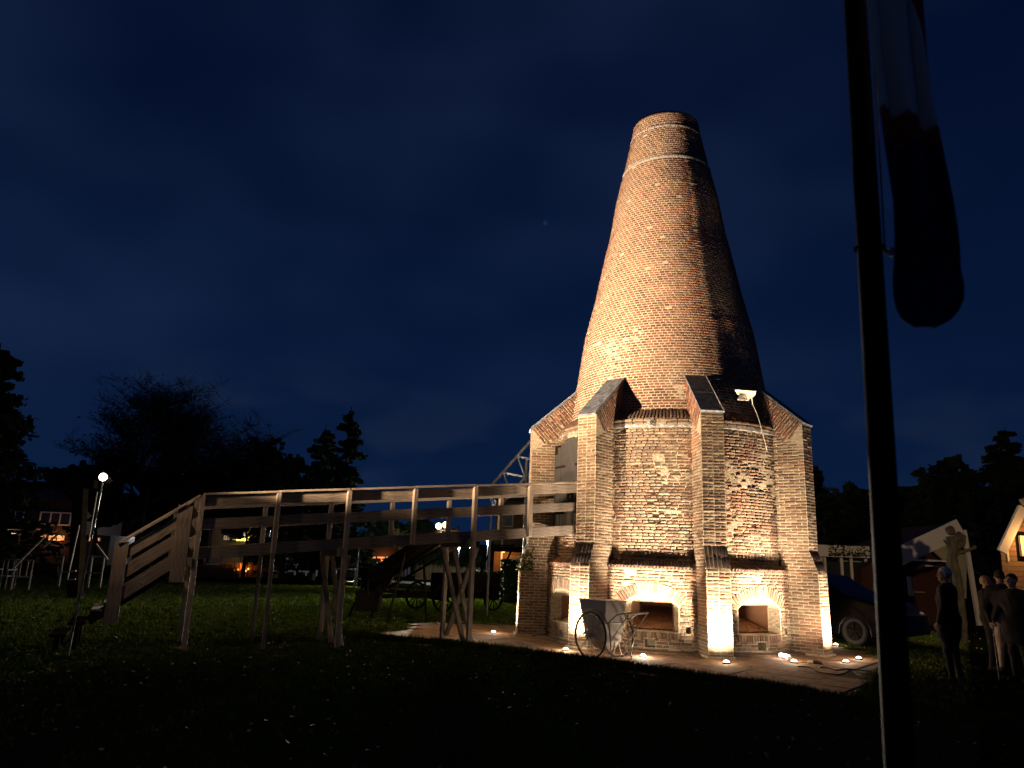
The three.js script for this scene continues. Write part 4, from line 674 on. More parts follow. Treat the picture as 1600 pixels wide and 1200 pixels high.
// ------------------------------------------------------------------ street lamps
function streetLamp(px, py, z, label, cd, hue = COOL, r = 0.13, look = null) {
  const p = at(px, py, z), t = thing('street_lamp', label, 'street lamp', p.clone().setY(0));
  obj('post', rod(V(0, 0, 0), V(0, p.y - r * 0.8, 0), 0.045, 0.035), M.steel, t); const cap = new THREE.ConeGeometry(r * 1.6, r * 0.8, 16); cap.translate(0, p.y + r * 1.15, 0); obj('cap', cap, M.darkIron, t);
  const g = new THREE.SphereGeometry(r, 18, 12); g.translate(0, p.y, 0); obj('globe', g, glow(hue, 7), t);
  if (look) { const d = look.clone().sub(p).normalize(), l = new THREE.SpotLight(0xfff0d4, cd, 120, 0.86, 0.8, 2); l.shadow.radius = 5; aim(l, p.clone().addScaledVector(d, r * 1.3), look); return; }   // shaded lantern turned to the lawn
  const l = new THREE.PointLight(hue, cd, 120, 2); l.position.copy(p).add(V(0, -r * 1.25, 0)); l.castShadow = true; l.shadow.radius = 5; scene.add(l);
}
const LAWN = V(-2.2, 0, -23), LAWN2 = V(-6.5, 0, -31);
streetLamp(423, 823.5, -64, 'white street lamp just left of the second ramp post', STREET_CD);
streetLamp(561, 853, -43, 'white street lamp right of the third ramp post, above the low hedge', 700, COOL, 0.1, LAWN2);
streetLamp(615, 849, -72, 'faint white street lamp under the ramp, above the dark house with lit windows', STREET_CD * 0.8);
streetLamp(696, 857, -37, 'white street lamp left of the front trestle, over the pale ornamental grass', 1100, COOL, 0.08, V(-3.4, 0, -24));
streetLamp(717, 856, -70, 'small white street lamp between two others behind the front trestle', STREET_CD * 0.8);
streetLamp(738, 856, -34, 'brightest white street lamp, seen beside the front trestle post', 1600, COOL, 0.105, LAWN);
streetLamp(762, 844, -48, 'white street lamp in front of the brown house, right of the front trestle', STREET_CD * 2.5, COOL, 0.1);
streetLamp(215.5, 831, -70, 'small round white street lamp left of the foot of the ramp', STREET_CD * 0.3);
// ------------------------------------------------------------------ belt elevator with its lamp, wagon, lattice boom
{
  const a = at(588, 900, -20.5), b = at(703, 829, -18.2), t = thing('belt_elevator', 'dark inclined belt elevator standing on the lawn behind the ramp', 'elevator', a.clone().setY(0)), L = (p) => p.clone().sub(t.position);
  const u = b.clone().sub(a).normalize(), sd = V(u.z, 0, -u.x).normalize().multiplyScalar(0.26);
  for (const s of [1, -1]) { obj('side_frame', beam(L(a).addScaledVector(sd, s), L(b).addScaledVector(sd, s), 0.05, 0.26), M.darkIron, t); obj('return_rail', beam(L(a).addScaledVector(sd, s).add(V(0, -0.36, 0)), L(b).addScaledVector(sd, s).add(V(0, -0.36, 0)), 0.035, 0.05), M.darkIron, t); }
  const len = a.distanceTo(b); for (let i = 1; i < 12; i++) { const p = L(a.clone().addScaledVector(u, len * i / 12)); obj('slat', beam(p.clone().addScaledVector(sd, 0.9).add(V(0, 0.03, 0)), p.clone().addScaledVector(sd, -0.9).add(V(0, 0.03, 0)), 0.05, 0.04), M.steel, t); obj('strut', rod(p.clone().addScaledVector(sd, 1), p.clone().addScaledVector(sd, 1).add(V(0, -0.36, 0)), 0.014, 0.014, 6), M.darkIron, t); }
  obj('belt', beam(L(a), L(b), 0.46, 0.03), M.rubber, t);
  obj('hopper', (() => { const g = new THREE.CylinderGeometry(0.62, 0.36, 0.55, 4); g.rotateY(Math.PI / 4); g.translate(0.05, 0.98, 0.1); return boxUV(g); })(), M.darkIron, t);
  obj('engine', [box(0.6, 0.5, 0.5, -0.1, 0.45, 0.3), box(0.2, 0.3, 0.2, 0.15, 0.75, 0.32), rod(V(-0.1, 0.6, 0.55), V(-0.1, 1.0, 0.6), 0.03)], M.darkIron, t);
  obj('drawbar', [beam(L(gnd(572, 935)).setY(0.4), L(at(700, 935, -22.5)).setY(0.42), 0.07, 0.1)], M.darkWood, t);
  for (const s of [1, -1]) obj('leg', rod(L(a.clone().lerp(b, 0.55)).addScaledVector(sd, s), L(a.clone().lerp(b, 0.5)).addScaledVector(sd, s * 2.2).setY(0.0), 0.03), M.darkIron, t);
  for (const s of [1, -1]) obj('foot', rod(L(a).addScaledVector(sd, s), L(a).addScaledVector(sd, s * 1.3).add(V(-0.35, 0, 0)).setY(0), 0.03), M.darkIron, t);
  // lamp hung at the head of the elevator
  const p = at(691, 821, -18.0), k = thing('elevator_lamp', 'yellowish twin lamp at the head of the dark belt elevator, behind the ramp rails', 'lamp', p);
  obj('bracket', [rod(V(0.1, -0.22, -0.1), V(0.02, 0, -0.02), 0.014)], M.darkIron, k);
  for (const s of [-1, 1]) { const g = new THREE.SphereGeometry(0.072, 16, 12); g.translate(s * 0.08, s * 0.018, 0); obj('bulb', g, glow(0xffdc96, 9), k); }
  const l = new THREE.PointLight(0xffd9a0, MIDLAMP_CD, 60, 2); l.position.copy(p).add(V(0, 0, 0.16)); l.castShadow = true; l.shadow.radius = 4; scene.add(l);
}
function spokedWheel(parent, c, R, ax, mat, n = 12) { const w = new THREE.Group(); w.name = 'wheel'; parent.add(w); w.position.copy(c); w.quaternion.setFromUnitVectors(V(0, 0, 1), ax); const rim = new THREE.TorusGeometry(R - 0.035, 0.035, 8, 44); rim.scale(1, 1, 1.3); obj('rim', rim, mat, w); for (let i = 0; i < n; i++) { const a = i * 2 * Math.PI / n + 0.1; obj('spoke', rod(V(Math.cos(a) * 0.06, Math.sin(a) * 0.06, 0), V(Math.cos(a) * (R - 0.04), Math.sin(a) * (R - 0.04), 0), 0.02, 0.016, 6), mat, w); } const h = new THREE.CylinderGeometry(0.08, 0.08, 0.24, 14); h.rotateX(Math.PI / 2); obj('hub', h, mat, w); }
{
  const p1 = gnd(692, 957), p2 = gnd(770, 955), u = p2.clone().sub(p1).setY(0).normalize(), s = V(u.z, 0, -u.x); if (s.z < 0) s.negate();
  const t = thing('farm_wagon', 'old dark wooden farm wagon with spoked wheels on the lawn behind the ramp', 'wagon', p1), L = (al, sd, h) => u.clone().multiplyScalar(al).addScaledVector(s, sd).setY(h), B = p1.distanceTo(p2);
  for (const al of [0, B]) for (const sd of [0, -1.3]) spokedWheel(t, L(al, sd, 0.42), 0.42, s, M.darkWood);
  for (const al of [0, B]) obj('axle', beam(L(al, 0.05, 0.42), L(al, -1.35, 0.42), 0.1, 0.12), M.darkWood, t);
  obj('frame', [beam(L(-2.4, -0.35, 0.45), L(B + 0.5, -0.35, 0.5), 0.09, 0.11), beam(L(-0.3, -0.95, 0.5), L(B + 0.5, -0.95, 0.5), 0.09, 0.11)], M.darkWood, t);
  obj('drawbar', beam(L(-0.2, -0.65, 0.45), L(-2.6, -0.65, 0.75), 0.09, 0.09), M.darkWood, t);
  for (let i = 0; i < 4; i++) { obj('side_plank', beam(L(0.45, -0.12 + i * 0.012, 0.62 + i * 0.145), L(B + 0.35, -0.12 + i * 0.012, 0.62 + i * 0.145), 0.03, 0.135), M.darkWood, t); obj('side_plank', beam(L(0.45, -1.18, 0.62 + i * 0.145), L(B + 0.35, -1.18, 0.62 + i * 0.145), 0.03, 0.135), M.darkWood, t); }
  for (const al of [0.45, B + 0.35]) obj('end_board', beam(L(al, -0.12, 0.83), L(al, -1.18, 0.83), 0.03, 0.55), M.darkWood, t);
  obj('floor', beam(L(0.45, -0.65, 0.57), L(B + 0.35, -0.65, 0.57), 1.05, 0.04), M.darkWood, t);
  obj('end_ladder', [beam(L(B + 0.35, -0.12, 1.0), L(B + 0.95, -0.12, 2.1), 0.05, 0.05), beam(L(B + 0.35, -1.1, 1.0), L(B + 0.95, -1.1, 2.1), 0.05, 0.05), beam(L(B + 0.95, -0.12, 2.05), L(B + 0.95, -1.1, 2.05), 0.05, 0.05)], M.darkWood, t);
}
{ // lattice boom behind the kiln
  const a = at(764, 786, -23), b = at(842, 698, -23), t = thing('lattice_boom', 'pale steel lattice boom slanting up behind the left side of the kiln', 'boom', a.clone().setY(0)), L = (p) => p.clone().sub(t.position), u = b.clone().sub(a).normalize(), up = V(-u.y, u.x, 0).multiplyScalar(0.3), dz = V(0, 0, 0.3), ch = [];
  for (const [s, q] of [[1, 0], [1, 1], [-1, 0], [-1, 1]]) { const o = up.clone().multiplyScalar(s).addScaledVector(dz, q - 0.5); ch.push(o); obj('chord', beam(L(a).add(o), L(b).add(o), 0.05, 0.05), M.steel, t); }
  const n = 7, len = a.distanceTo(b); for (let i = 0; i < n; i++) for (const q of [0, 1]) { const p = L(a).addScaledVector(u, len * i / n), e = L(a).addScaledVector(u, len * (i + 1) / n), [x, y] = i % 2 ? [ch[q], ch[2 + q]] : [ch[2 + q], ch[q]]; obj('lacing', rod(p.clone().add(x), e.clone().add(y), 0.016, 0.016, 6), M.steel, t); }
  for (const [f, w] of [[0.05, 0.5], [0.75, 0.9]]) for (const q of [-1, 1]) obj('support', rod(L(a.clone().lerp(b, f)).addScaledVector(dz, q * 0.5), L(a.clone().lerp(b, f)).addScaledVector(dz, q * w * 2).setY(0), 0.035), M.steel, t);
}
// ------------------------------------------------------------------ old timber crane at the left
{
  const z = -24, b = at(117, 900, z).setY(0), t = thing('timber_crane', 'dark timber crane with a long level jib and pale braces at the left', 'crane', b), L = (x, y, d = 0) => at(x, y, z + d).sub(b);
  obj('mast', beam(L(118, 930).setY(-0.1), L(127, 752), 0.32, 0.32, V(0, 0, 1)), M.darkWood, t);
  obj('jib', beam(L(20, 760), L(150, 757), 0.26, 0.24), M.darkWood, t);
  for (const [x0, y0, x1, y1, d] of [[22, 886, 70, 838, 0.3], [68, 855, 95, 830, 0.6], [150, 850, 168, 874, 0.2]]) obj('brace', beam(L(x0, y0, d), L(x1, y1, d), 0.05, 0.05), M.whiteWorn, t);
  for (const [x0, y0, x1, y1, d] of [[105, 906, 124, 820, 0.5], [130, 900, 134, 878, 0.5], [91, 900, 91, 884, 0.4], [138, 846, 152, 768, 0.3]]) obj('standard', beam(L(x0, y0, d), L(x1, y1, d), 0.035, 0.035, V(0, 0, 1)), M.whiteWorn, t);
  obj('rail', [beam(L(105, 906, 0.5), L(118, 905, 0.5), 0.04, 0.05), beam(L(107, 893, 0.5), L(119, 892, 0.5), 0.04, 0.05)], M.whiteWorn, t);
}
railFence('rail_fence', 'pale two rail fence right of the timber crane, beside the ramp foot', [138, 160, 182, 200].map((x) => V((x - 809) / 1200 * 30, 0, -30)), [0.55, 1.15], M.whiteWorn, 1.2, 0.035);
{ const b = at(10, 880, -27).setY(0), t = thing('garden_chair', 'white metal garden chair at the left edge', 'chair', b); const B = (a, c) => obj('frame', rod(V(...a), V(...c), 0.025, 0.025, 8), M.whiteWorn, t); for (const [x, z] of [[-0.25, -0.25], [0.25, -0.25], [-0.25, 0.25], [0.25, 0.25]]) obj('leg', rod(V(x, 0, z), V(x, z < 0 ? 1.0 : 0.66, z), 0.025, 0.02, 8), M.whiteWorn, t); B([-0.25, 1.0, -0.25], [0.25, 1.0, -0.25]); B([-0.25, 0.66, 0.25], [-0.25, 0.66, -0.25]); B([0.25, 0.66, 0.25], [0.25, 0.66, -0.25]); obj('seat', box(0.5, 0.03, 0.5, 0, 0.45, 0), M.whiteWorn, t); for (const x of [-0.1, 0.1]) B([x, 0.46, -0.25], [x, 1.0, -0.25]);
  const c = t.clone(); c.name = numbered('garden_chair'); c.position.add(V(0.75, 0, 0.25)); c.rotation.y = 0.5; tag(c, 'white metal garden chair, the right one of two at the left edge', 'chair'); scene.add(c); t.userData.label = 'white metal garden chair, the left one of two, cut by the left edge'; }
// ------------------------------------------------------------------ houses
function windowUnit(parent, x, y, w, h, z, lit = null, bars = 2) { const f = new THREE.Group(); f.name = 'window'; parent.add(f); f.position.set(x, y, z); const t = Math.max(0.045, w * 0.04); obj('frame', [box(w + 2 * t, t, 0.1, 0, h / 2 + t / 2, 0), box(w + 2 * t, t, 0.1, 0, -h / 2 - t / 2, 0), box(t, h, 0.1, -w / 2 - t / 2, 0, 0), box(t, h, 0.1, w / 2 + t / 2, 0, 0), ...Array.from({ length: bars - 1 }, (_, i) => box(t * 0.8, h, 0.07, -w / 2 + (i + 1) * w / bars, 0, 0.01))], M.white, f); obj('pane', box(w, h, 0.03, 0, 0, -0.04), lit || M.glass, f); return f; }
function litLight(p, hue, cd) { const l = new THREE.PointLight(hue, cd, 30, 2); l.position.copy(p); l.castShadow = true; l.shadow.radius = 8; scene.add(l); }
{ // long dark house at the far left
  const z = -66, b = at(20, 850, z).setY(0), t = thing('dark_house', 'long dark two storey house with lit windows along its ground floor, far left', 'house', b);
  const y = (py, px = 40) => at(px, py, z).y, X = (px, py = 820) => at(px, py, z).x - b.x, dp = 8;
  const x0 = X(-80), x1 = X(118), top = y(779), w = x1 - x0, xc = (x0 + x1) / 2;
  obj('wall', box(w, top, dp, xc, top / 2, -dp / 2, 0.02), M.houseDark, t);
  const shp = new THREE.Shape([[0.6, 0], [-dp - 0.6, 0], [-dp / 2, 1.4]].map(([a, c]) => new THREE.Vector2(a, c))); const g = new THREE.ExtrudeGeometry(shp, { depth: w + 0.8, bevelEnabled: false }); g.rotateY(-Math.PI / 2); g.translate(x1 + 0.4, top + 0.01, 0); obj('roof', boxUV(g), M.roofDark, t);
  for (const [a, c, py0, py1, n] of [[9, 34, 798, 812, 2], [62, 108, 801, 818, 3]]) windowUnit(t, (X(a) + X(c)) / 2, (y(py0, a) + y(py1, a)) / 2, X(c) - X(a), y(py0, a) - y(py1, a), 0.03, null, n);
  obj('canopy', box(X(72) - X(-80), 0.14, 1.2, (X(72) + X(-80)) / 2, y(827), 0.62), M.whiteWorn, t);
  const amber = glow(0xff9c5c, 1.1);
  for (const [a, c, py0, py1] of [[21, 29, 834, 839], [68, 74, 836, 840], [81, 104, 837, 843.5], [139, 147, 840, 845], [156, 160, 841, 845]]) windowUnit(t, (X(a) + X(c)) / 2, (y(py0, a) + y(py1, a)) / 2, X(c) - X(a), y(py0, a) - y(py1, a), c > 130 ? 0.05 : 0.03, amber, 1);
  obj('annex', box(X(175) - X(118) - 0.02, y(832), 5, (X(118) + X(175)) / 2 + 0.01, y(832) / 2, -2.55, 0.02), M.houseDark, t);
  litLight(V(X(92) + b.x, y(840), z + 0.6), 0xff9c5c, 4.2); litLight(V(X(20) + b.x, y(836), z + 0.6), 0xffc9a0, 3.0);
}
{ // dark house with lit front behind the elevator
  const z = -63, b = at(590, 880, z).setY(0), t = thing('dark_house', 'low dark house with three warmly lit windows behind the belt elevator', 'house', b), X = (px) => at(px, 875, z).x - b.x, y = (py) => at(590, py, z).y;
  obj('wall', box(X(628) - X(562), y(853), 6, (X(562) + X(628)) / 2, y(853) / 2, -3, 0.02), M.houseDark, t);
  obj('roof', box(X(632) - X(558), 0.18, 6.6, (X(558) + X(632)) / 2, y(853) + 0.09, -3), M.roofDark, t);
  for (const [a, c, h] of [[582, 586, 0xff9050], [590, 600, 0xff8040], [604, 613, 0xffc070]]) windowUnit(t, (X(a) + X(c)) / 2, y(874.5), X(c) - X(a), y(870.5) - y(878.5), 0.03, glow(h, 1.6), 1);
  litLight(V(b.x + X(600), y(875), z + 0.6), 0xff9a55, 4.2);
}
{ // house with a yellow lit awning, far behind the second bay
  const z = -76, b = at(375, 860, z).setY(0), t = thing('dark_house', 'dark house with two pale windows and a glowing yellow awning, seen through the ramp', 'house', b), X = (px) => at(px, 845, z).x - b.x, y = (py) => at(375, py, z).y;
  obj('wall', box(X(406) - X(330), y(812), 6, (X(330) + X(406)) / 2, y(812) / 2, -3, 0.02), M.houseDark, t);
  obj('roof', box(X(410) - X(326), 0.2, 6.8, (X(326) + X(410)) / 2, y(812) + 0.1, -3), M.roofDark, t);
  windowUnit(t, (X(350) + X(357)) / 2, y(838), X(357) - X(350), y(832) - y(843), 0.03, glow(0xcfd8e6, 0.12), 2); windowUnit(t, (X(364) + X(372)) / 2, y(837), X(372) - X(364), y(830) - y(843), 0.03, glow(0xdfe6ee, 0.45), 2); windowUnit(t, (X(378) + X(383)) / 2, y(833), X(383) - X(378), y(830) - y(837), 0.03, glow(0xdfe6ee, 0.25), 1);
  for (let i = 0; i < 4; i++) obj('awning_light', box((X(394) - X(372)) / 4 - 0.05, y(838.5) - y(845), 0.25, X(372) + (X(394) - X(372)) * (i + 0.5) / 4, y(842), 0.6, 0.06), glow(0xffd84a, 4), t);
  litLight(V(b.x + X(383), y(842), z + 1.1), 0xffd050, 18.0);
}
{ // brown house just left of the kiln
  const z = -37, b = at(805, 900, z).setY(0), t = thing('brown_house', 'brown rendered house with wooden doors between the wagon and the kiln', 'house', b), X = (px, py = 860) => at(px, py, z).x - b.x, y = (py, px = 800) => at(px, py, z).y;
  const x0 = X(772), x1 = X(905), top = y(783), w = x1 - x0;
  obj('wall', box(w, top, 7, (x0 + x1) / 2, top / 2, -3.5, 0.02), M.render, t);
  const g = new THREE.ExtrudeGeometry(new THREE.Shape([[0.5, 0], [-7.5, 0], [-3.5, 0.5]].map(([a, c]) => new THREE.Vector2(a, c))), { depth: w + 0.6, bevelEnabled: false }); g.rotateY(-Math.PI / 2); g.translate(x1 + 0.3, top + 0.01, 0); obj('roof', boxUV(g), M.roofDark, t);
  windowUnit(t, X(789), (y(798) + y(822)) / 2, 0.6, y(798) - y(822), 0.03, null, 1);
  const d0 = X(792), d1 = X(826), n = 8; for (let i = 0; i < n; i++) obj('door_board', box((d1 - d0) / n - 0.02, y(868) - y(893), 0.05, d0 + (d1 - d0) * (i + 0.5) / n, (y(868) + y(893)) / 2, 0.04), M.wood, t);
  obj('awning_beam', box(x1 - x0, 0.22, 0.8, (x0 + x1) / 2, y(859), 0.4), M.darkWood, t);
  obj('downpipe', rod(V(X(784), 0, 0.1), V(X(784), y(835), 0.1), 0.05), M.white, t);
  const lp = V(X(787), y(862), 0.55); const s = new THREE.SphereGeometry(0.07, 12, 8); s.translate(lp.x, lp.y, lp.z); obj('wall_lamp', s, glow(0xffb060, 3), t); litLight(lp.clone().add(b).add(V(0, -0.12, 0.1)), 0xffb060, 3.3);
}
{ // low white building with a glazed front, right of the kiln
  const z = -29, b = at(1320, 930, z).setY(0), t = thing('glazed_building', 'low building with broad white fascia and glazed front right of the kiln', 'building', b), X = (px, py = 880) => at(px, py, z).x - b.x, y = (py, px = 1315) => at(px, py, z).y;
  const f0 = y(853), f1 = y(871);
  obj('fascia', box(X(1349) - X(1270), f0 - f1, 0.16, (X(1349) + X(1270)) / 2, (f0 + f1) / 2, 0.5), M.white, t);
  obj('roof', box(X(1349) - X(1270), 0.14, 6, (X(1349) + X(1270)) / 2, f0 - 0.16, -2.6), M.roofDark, t);
  obj('rear_wall', box(X(1349) - X(1270), f1, 0.2, (X(1349) + X(1270)) / 2, f1 / 2, -3.5), M.houseDark, t);
  for (const px of [1281, 1287, 1313, 1328, 1351]) obj('mullion', box(0.09, f1 - 0.02, 0.1, X(px), (f1 - 0.02) / 2, 0.1), M.white, t);
  for (const [p, q] of [[1287, 1313], [1313, 1328], [1328, 1351]]) { obj('pane', box(X(q) - X(p) - 0.10, f1 - 0.3, 0.03, (X(p) + X(q)) / 2, f1 / 2, 0.08), M.glass, t); }
  for (let i = 0; i < 9; i++) obj('curtain', rod(V(X(1316) + i * 0.105, 0.3, -0.25), V(X(1316) + i * 0.105, f1 - 0.1, -0.25), 0.05, 0.05, 8), std([0.42, 0.43, 0.32], 0.9), t);
  obj('porch_panel', box(X(1368) - X(1353), y(868, 1360) - y(893, 1360), 0.12, (X(1353) + X(1368)) / 2, (y(868, 1360) + y(893, 1360)) / 2, 0.9), M.white, t); obj('porch_post', box(0.28, y(893, 1360), 0.14, X(1360), y(893, 1360) / 2, 0.9), M.white, t);
  obj('ivy', leafMass(260, (q) => V(X(1285) + q() * (X(1349) - X(1285)), f1 + 0.05 + Math.pow(q(), 2) * 0.4, 0.6), 0.07, 5), M.leafDark, t);
}
{ // steep white gable with a drawn curtain
  const z = -27, b = at(1455, 930, z).setY(0), t = thing('white_gable', 'dark building with a slanting white verge board and pale curtain, right of the flagpole', 'building', b), Q = (px, py, d = 0) => at(px, py, z + d).sub(b);
  obj('verge_board', beam(Q(1380, 881), Q(1501, 824), 0.09, 0.62, V(-0.4, 1, 0).normalize()), M.white, t);
  obj('soffit', beam(Q(1382, 890, -0.3), Q(1503, 834, -0.3), 0.5, 0.06, V(-0.4, 1, 0).normalize()), M.roofDark, t);
  const shp = new THREE.Shape([Q(1370, 885), Q(1500, 812), Q(1535, 850), Q(1535, 900)].map((p) => new THREE.Vector2(p.x, p.y)).concat([new THREE.Vector2(Q(1535, 900).x, 0), new THREE.Vector2(Q(1370, 900).x, 0)])); const g = new THREE.ExtrudeGeometry(shp, { depth: 4, bevelEnabled: false }); g.translate(0, -0.1, -5.2); obj('wall', boxUV(g), std([0.1, 0.03, 0.022], 0.9, { map: mortarTex }), t);
  obj('corner_post', beam(Q(1506, 828, 0.05), Q(1527, 945, 0.05).setY(0), 0.13, 0.13, V(0, 0, 1)), M.white, t);
  obj('lintel', beam(Q(1405, 874), Q(1478, 877), 0.1, 0.07), M.white, t); obj('post', beam(Q(1480, 876), Q(1482, 945).setY(0), 0.08, 0.1, V(0, 0, 1)), M.whiteWorn, t); obj('lintel', beam(Q(1446, 884, -0.2), Q(1466, 885, -0.2), 0.06, 0.05), M.white, t);
  for (let i = 0; i < 8; i++) obj('curtain', rod(Q(1450 + i * 4, 850 - i * 1.5, -0.35), Q(1474 + i * 1.6, 874, -0.35), 0.085, 0.05, 8), std([0.36, 0.36, 0.24], 0.9), t);
  for (let i = 0; i < 4; i++) obj('curtain', rod(Q(1497 + i * 3.4, 866, -0.2), Q(1500 + i * 2.4, 935, -0.2), 0.07, 0.06, 8), std([0.30, 0.30, 0.22], 0.9), t);
  obj('lit_board', beam(Q(1420, 901, 0.2), Q(1424, 931, 0.2), 0.15, 0.04, V(0, 0, 1)), M.white, t);
  obj('sill', box(1.6, 0.05, 0.1, Q(1430, 930).x, 1.0, -0.9), M.whiteWorn, t);
}
{ // pollard tree with clubbed head
  const z = -19.5, b = at(1499, 940, z).setY(0), t = thing('pollard_tree', 'gnarled pollarded tree with a clubbed head and one bent arm before the white gable', 'tree', b), Q = (x, y, d = 0) => at(x, y, z + d).sub(b);
  const limb = (pts, r0, r1, name) => { const c = new THREE.CatmullRomCurve3(pts), g = new THREE.TubeGeometry(c, 40, 1, 12), p = g.attributes.position, v = V(), k = V(); for (let i = 0; i < p.count; i++) { const s = Math.floor(i / 13) / 40; c.getPointAt(Math.min(1, s), k); v.fromBufferAttribute(p, i).sub(k); v.multiplyScalar(0.68 * (r0 + (r1 - r0) * s) * (1 + 0.28 * fbm(k.x * 4 + v.x * 2, k.y * 5, v.z * 2, 3))).add(k); p.setXYZ(i, v.x, v.y, v.z); } g.computeVertexNormals(); return obj(name, g, M.pollardBark, t); };
  limb([V(0.02, -0.1, 0), Q(1496, 905), Q(1489, 878), Q(1487, 852), Q(1484, 838)], 0.16, 0.15, 'trunk'); limb([Q(1492, 867), Q(1502, 862, 0.1), Q(1513, 860, 0.12), Q(1522, 855, 0.15)], 0.07, 0.05, 'branch'); limb([Q(1488, 858), Q(1500, 850, -0.1), Q(1502, 838, -0.2)], 0.12, 0.16, 'branch'); limb([Q(1487, 856), Q(1480, 850, 0.1), Q(1475, 844, 0.2)], 0.05, 0.03, 'branch');
  const knob = (c, r) => { const g = new THREE.IcosahedronGeometry(r, 5), p = g.attributes.position, v = V(); for (let i = 0; i < p.count; i++) { v.fromBufferAttribute(p, i); v.multiplyScalar(1 + 0.22 * fbm(v.x * 7, v.y * 7, v.z * 7 + r, 3)); p.setXYZ(i, v.x, v.y, v.z); } g.computeVertexNormals(); g.translate(c.x, c.y, c.z); return g; };
  obj('knob', knob(Q(1485, 829), 0.12), M.bark, t); obj('knob', knob(Q(1498, 838, -0.1), 0.12), M.bark, t); obj('knob', knob(Q(1522, 855, 0.15), 0.055), M.pollardBark, t);
}
{ // wooden gabled house at the right edge
  const z = -21.5, b = at(1600, 930, z).setY(0), t = thing('wooden_house', 'gabled house clad in horizontal boards with a white verge and lit window, right edge', 'house', b), Q = (px, py) => at(px, py, z).sub(b);
  const e = Q(1560, 858), a = Q(1593, 792), xl = Q(1567, 900).x, xr = xl + 4.6, ap = V(a.x + 0.55, a.y + 0.25, 0);
  const slope = (a.y - e.y) / (a.x - e.x), yL = (x) => Math.min(e.y + (x - e.x) * slope - 0.12, ap.y + 0.0);
  const hw = ap.x - e.x; const shp = new THREE.Shape([[xl + 0.03, 0], [xr, 0], [xr, e.y], [ap.x + 0.9, ap.y], [ap.x - 0.05, ap.y], [e.x + 0.18, e.y - 0.05], [xl + 0.03, e.y - 0.2]].map(([x, y]) => new THREE.Vector2(x, y))); const g = new THREE.ExtrudeGeometry(shp, { depth: 6, bevelEnabled: false }); g.translate(0, 0, -6.05); { const p = g.attributes.position; for (let i = 0; i < p.count; i++) p.setX(i, p.getX(i) - p.getZ(i) * 0.6); } obj('wall', boxUV(g), M.darkWood, t);
  const win = [Q(1594, 870).x, Q(1594, 870).y, Q(1594, 836).y];
  for (let y = 0.08; y < ap.y - 0.05; y += 0.135) { const x0 = y < e.y - 0.05 ? xl : Math.max(xl, e.x + (y - e.y) / slope + 0.12); const x1 = Math.min(xr, y > e.y ? ap.x + 0.9 + 1.5 : xr); const segs = y > win[1] - 0.1 && y < win[2] + 0.1 ? [[x0, win[0] - 0.1], [win[0] + 1.05, x1]] : [[x0, x1]]; for (const [p, q] of segs) if (q - p > 0.05) { const bd = obj('board', box(q - p, 0.128, 0.028, (p + q) / 2, y, 0.012, 0.006), std([0.40 + rr(-0.05, 0.05), 0.25 + rr(-0.03, 0.03), 0.15], 0.8, { map: woodTex }), t); bd.rotation.x = 0; bd.position.z = 0; bd.geometry.rotateX(0); } }
  obj('verge_board', beam(V(e.x - 0.02, e.y - 0.08, 0.16), V(a.x - 0.02, a.y - 0.02, 0.16), 0.1, 0.24, V(-slope, 1, 0).normalize()), M.white, t); obj('ridge_board', beam(V(a.x - 0.05, a.y + 0.1, 0.17), V(a.x + 0.9, a.y + 0.42, 0.17), 0.12, 0.2), M.whiteWorn, t);
  const wf = windowUnit(t, win[0] + 0.475, (win[1] + win[2]) / 2, 0.85, win[2] - win[1] - 0.12, 0.04, glow(0xffb84d, 2.2), 2); void wf; void hw; void yL;
  obj('plate', box(0.05, 0.32, 0.02, Q(1573, 866).x, Q(1573, 868).y, 0.05), M.white, t);
  const lampP = Q(1596, 846); const s = new THREE.SphereGeometry(0.06, 12, 8); s.translate(lampP.x, lampP.y + 0.1, 0.22); obj('wall_lamp', s, glow(0xffc47a, 5), t); obj('wall_lamp_arm', rod(V(lampP.x, lampP.y + 0.2, 0.0), V(lampP.x, lampP.y + 0.14, 0.22), 0.015), M.darkIron, t); litLight(b.clone().add(V(lampP.x, lampP.y, 0.40)), 0xffb868, 3);
}
{ // unseen yard light out of view, placed to throw the pollard's shadow on the verge
  const p = V(8.2, 2.62, -11.5), look = V(14.6, 2.5, -26), t = thing('unseen_yard_light', 'unseen shaded light out of view on the right, placed to light the white gable', 'floodlight', p.clone().setY(0)), d = look.clone().sub(p).normalize(), q = new THREE.Quaternion().setFromUnitVectors(V(0, 0, 1), d);
  obj('post', rod(V(0, 0, 0), V(0, p.y, -0.0).addScaledVector(d, -0.12), 0.04, 0.03), M.darkIron, t); const h = join([box(0.24, 0.02, 0.2, 0, 0.09, 0.02), box(0.02, 0.18, 0.2, 0.12, 0, 0.02), box(0.02, 0.18, 0.2, -0.12, 0, 0.02), box(0.24, 0.18, 0.03, 0, 0, -0.08)]); h.applyQuaternion(q); h.translate(0, p.y, 0); obj('hood', h, M.darkIron, t);
  const g = box(0.2, 0.14, 0.01, 0, 0, 0); g.applyQuaternion(q); g.translate(0, p.y, 0); obj('lens', g, glow(0xffd09a, 6), t); const l = new THREE.SpotLight(0xffd4a0, 120, 40, 0.43, 0.35, 2); l.shadow.radius = 3; aim(l, p.clone().addScaledVector(d, 0.06), look);
}

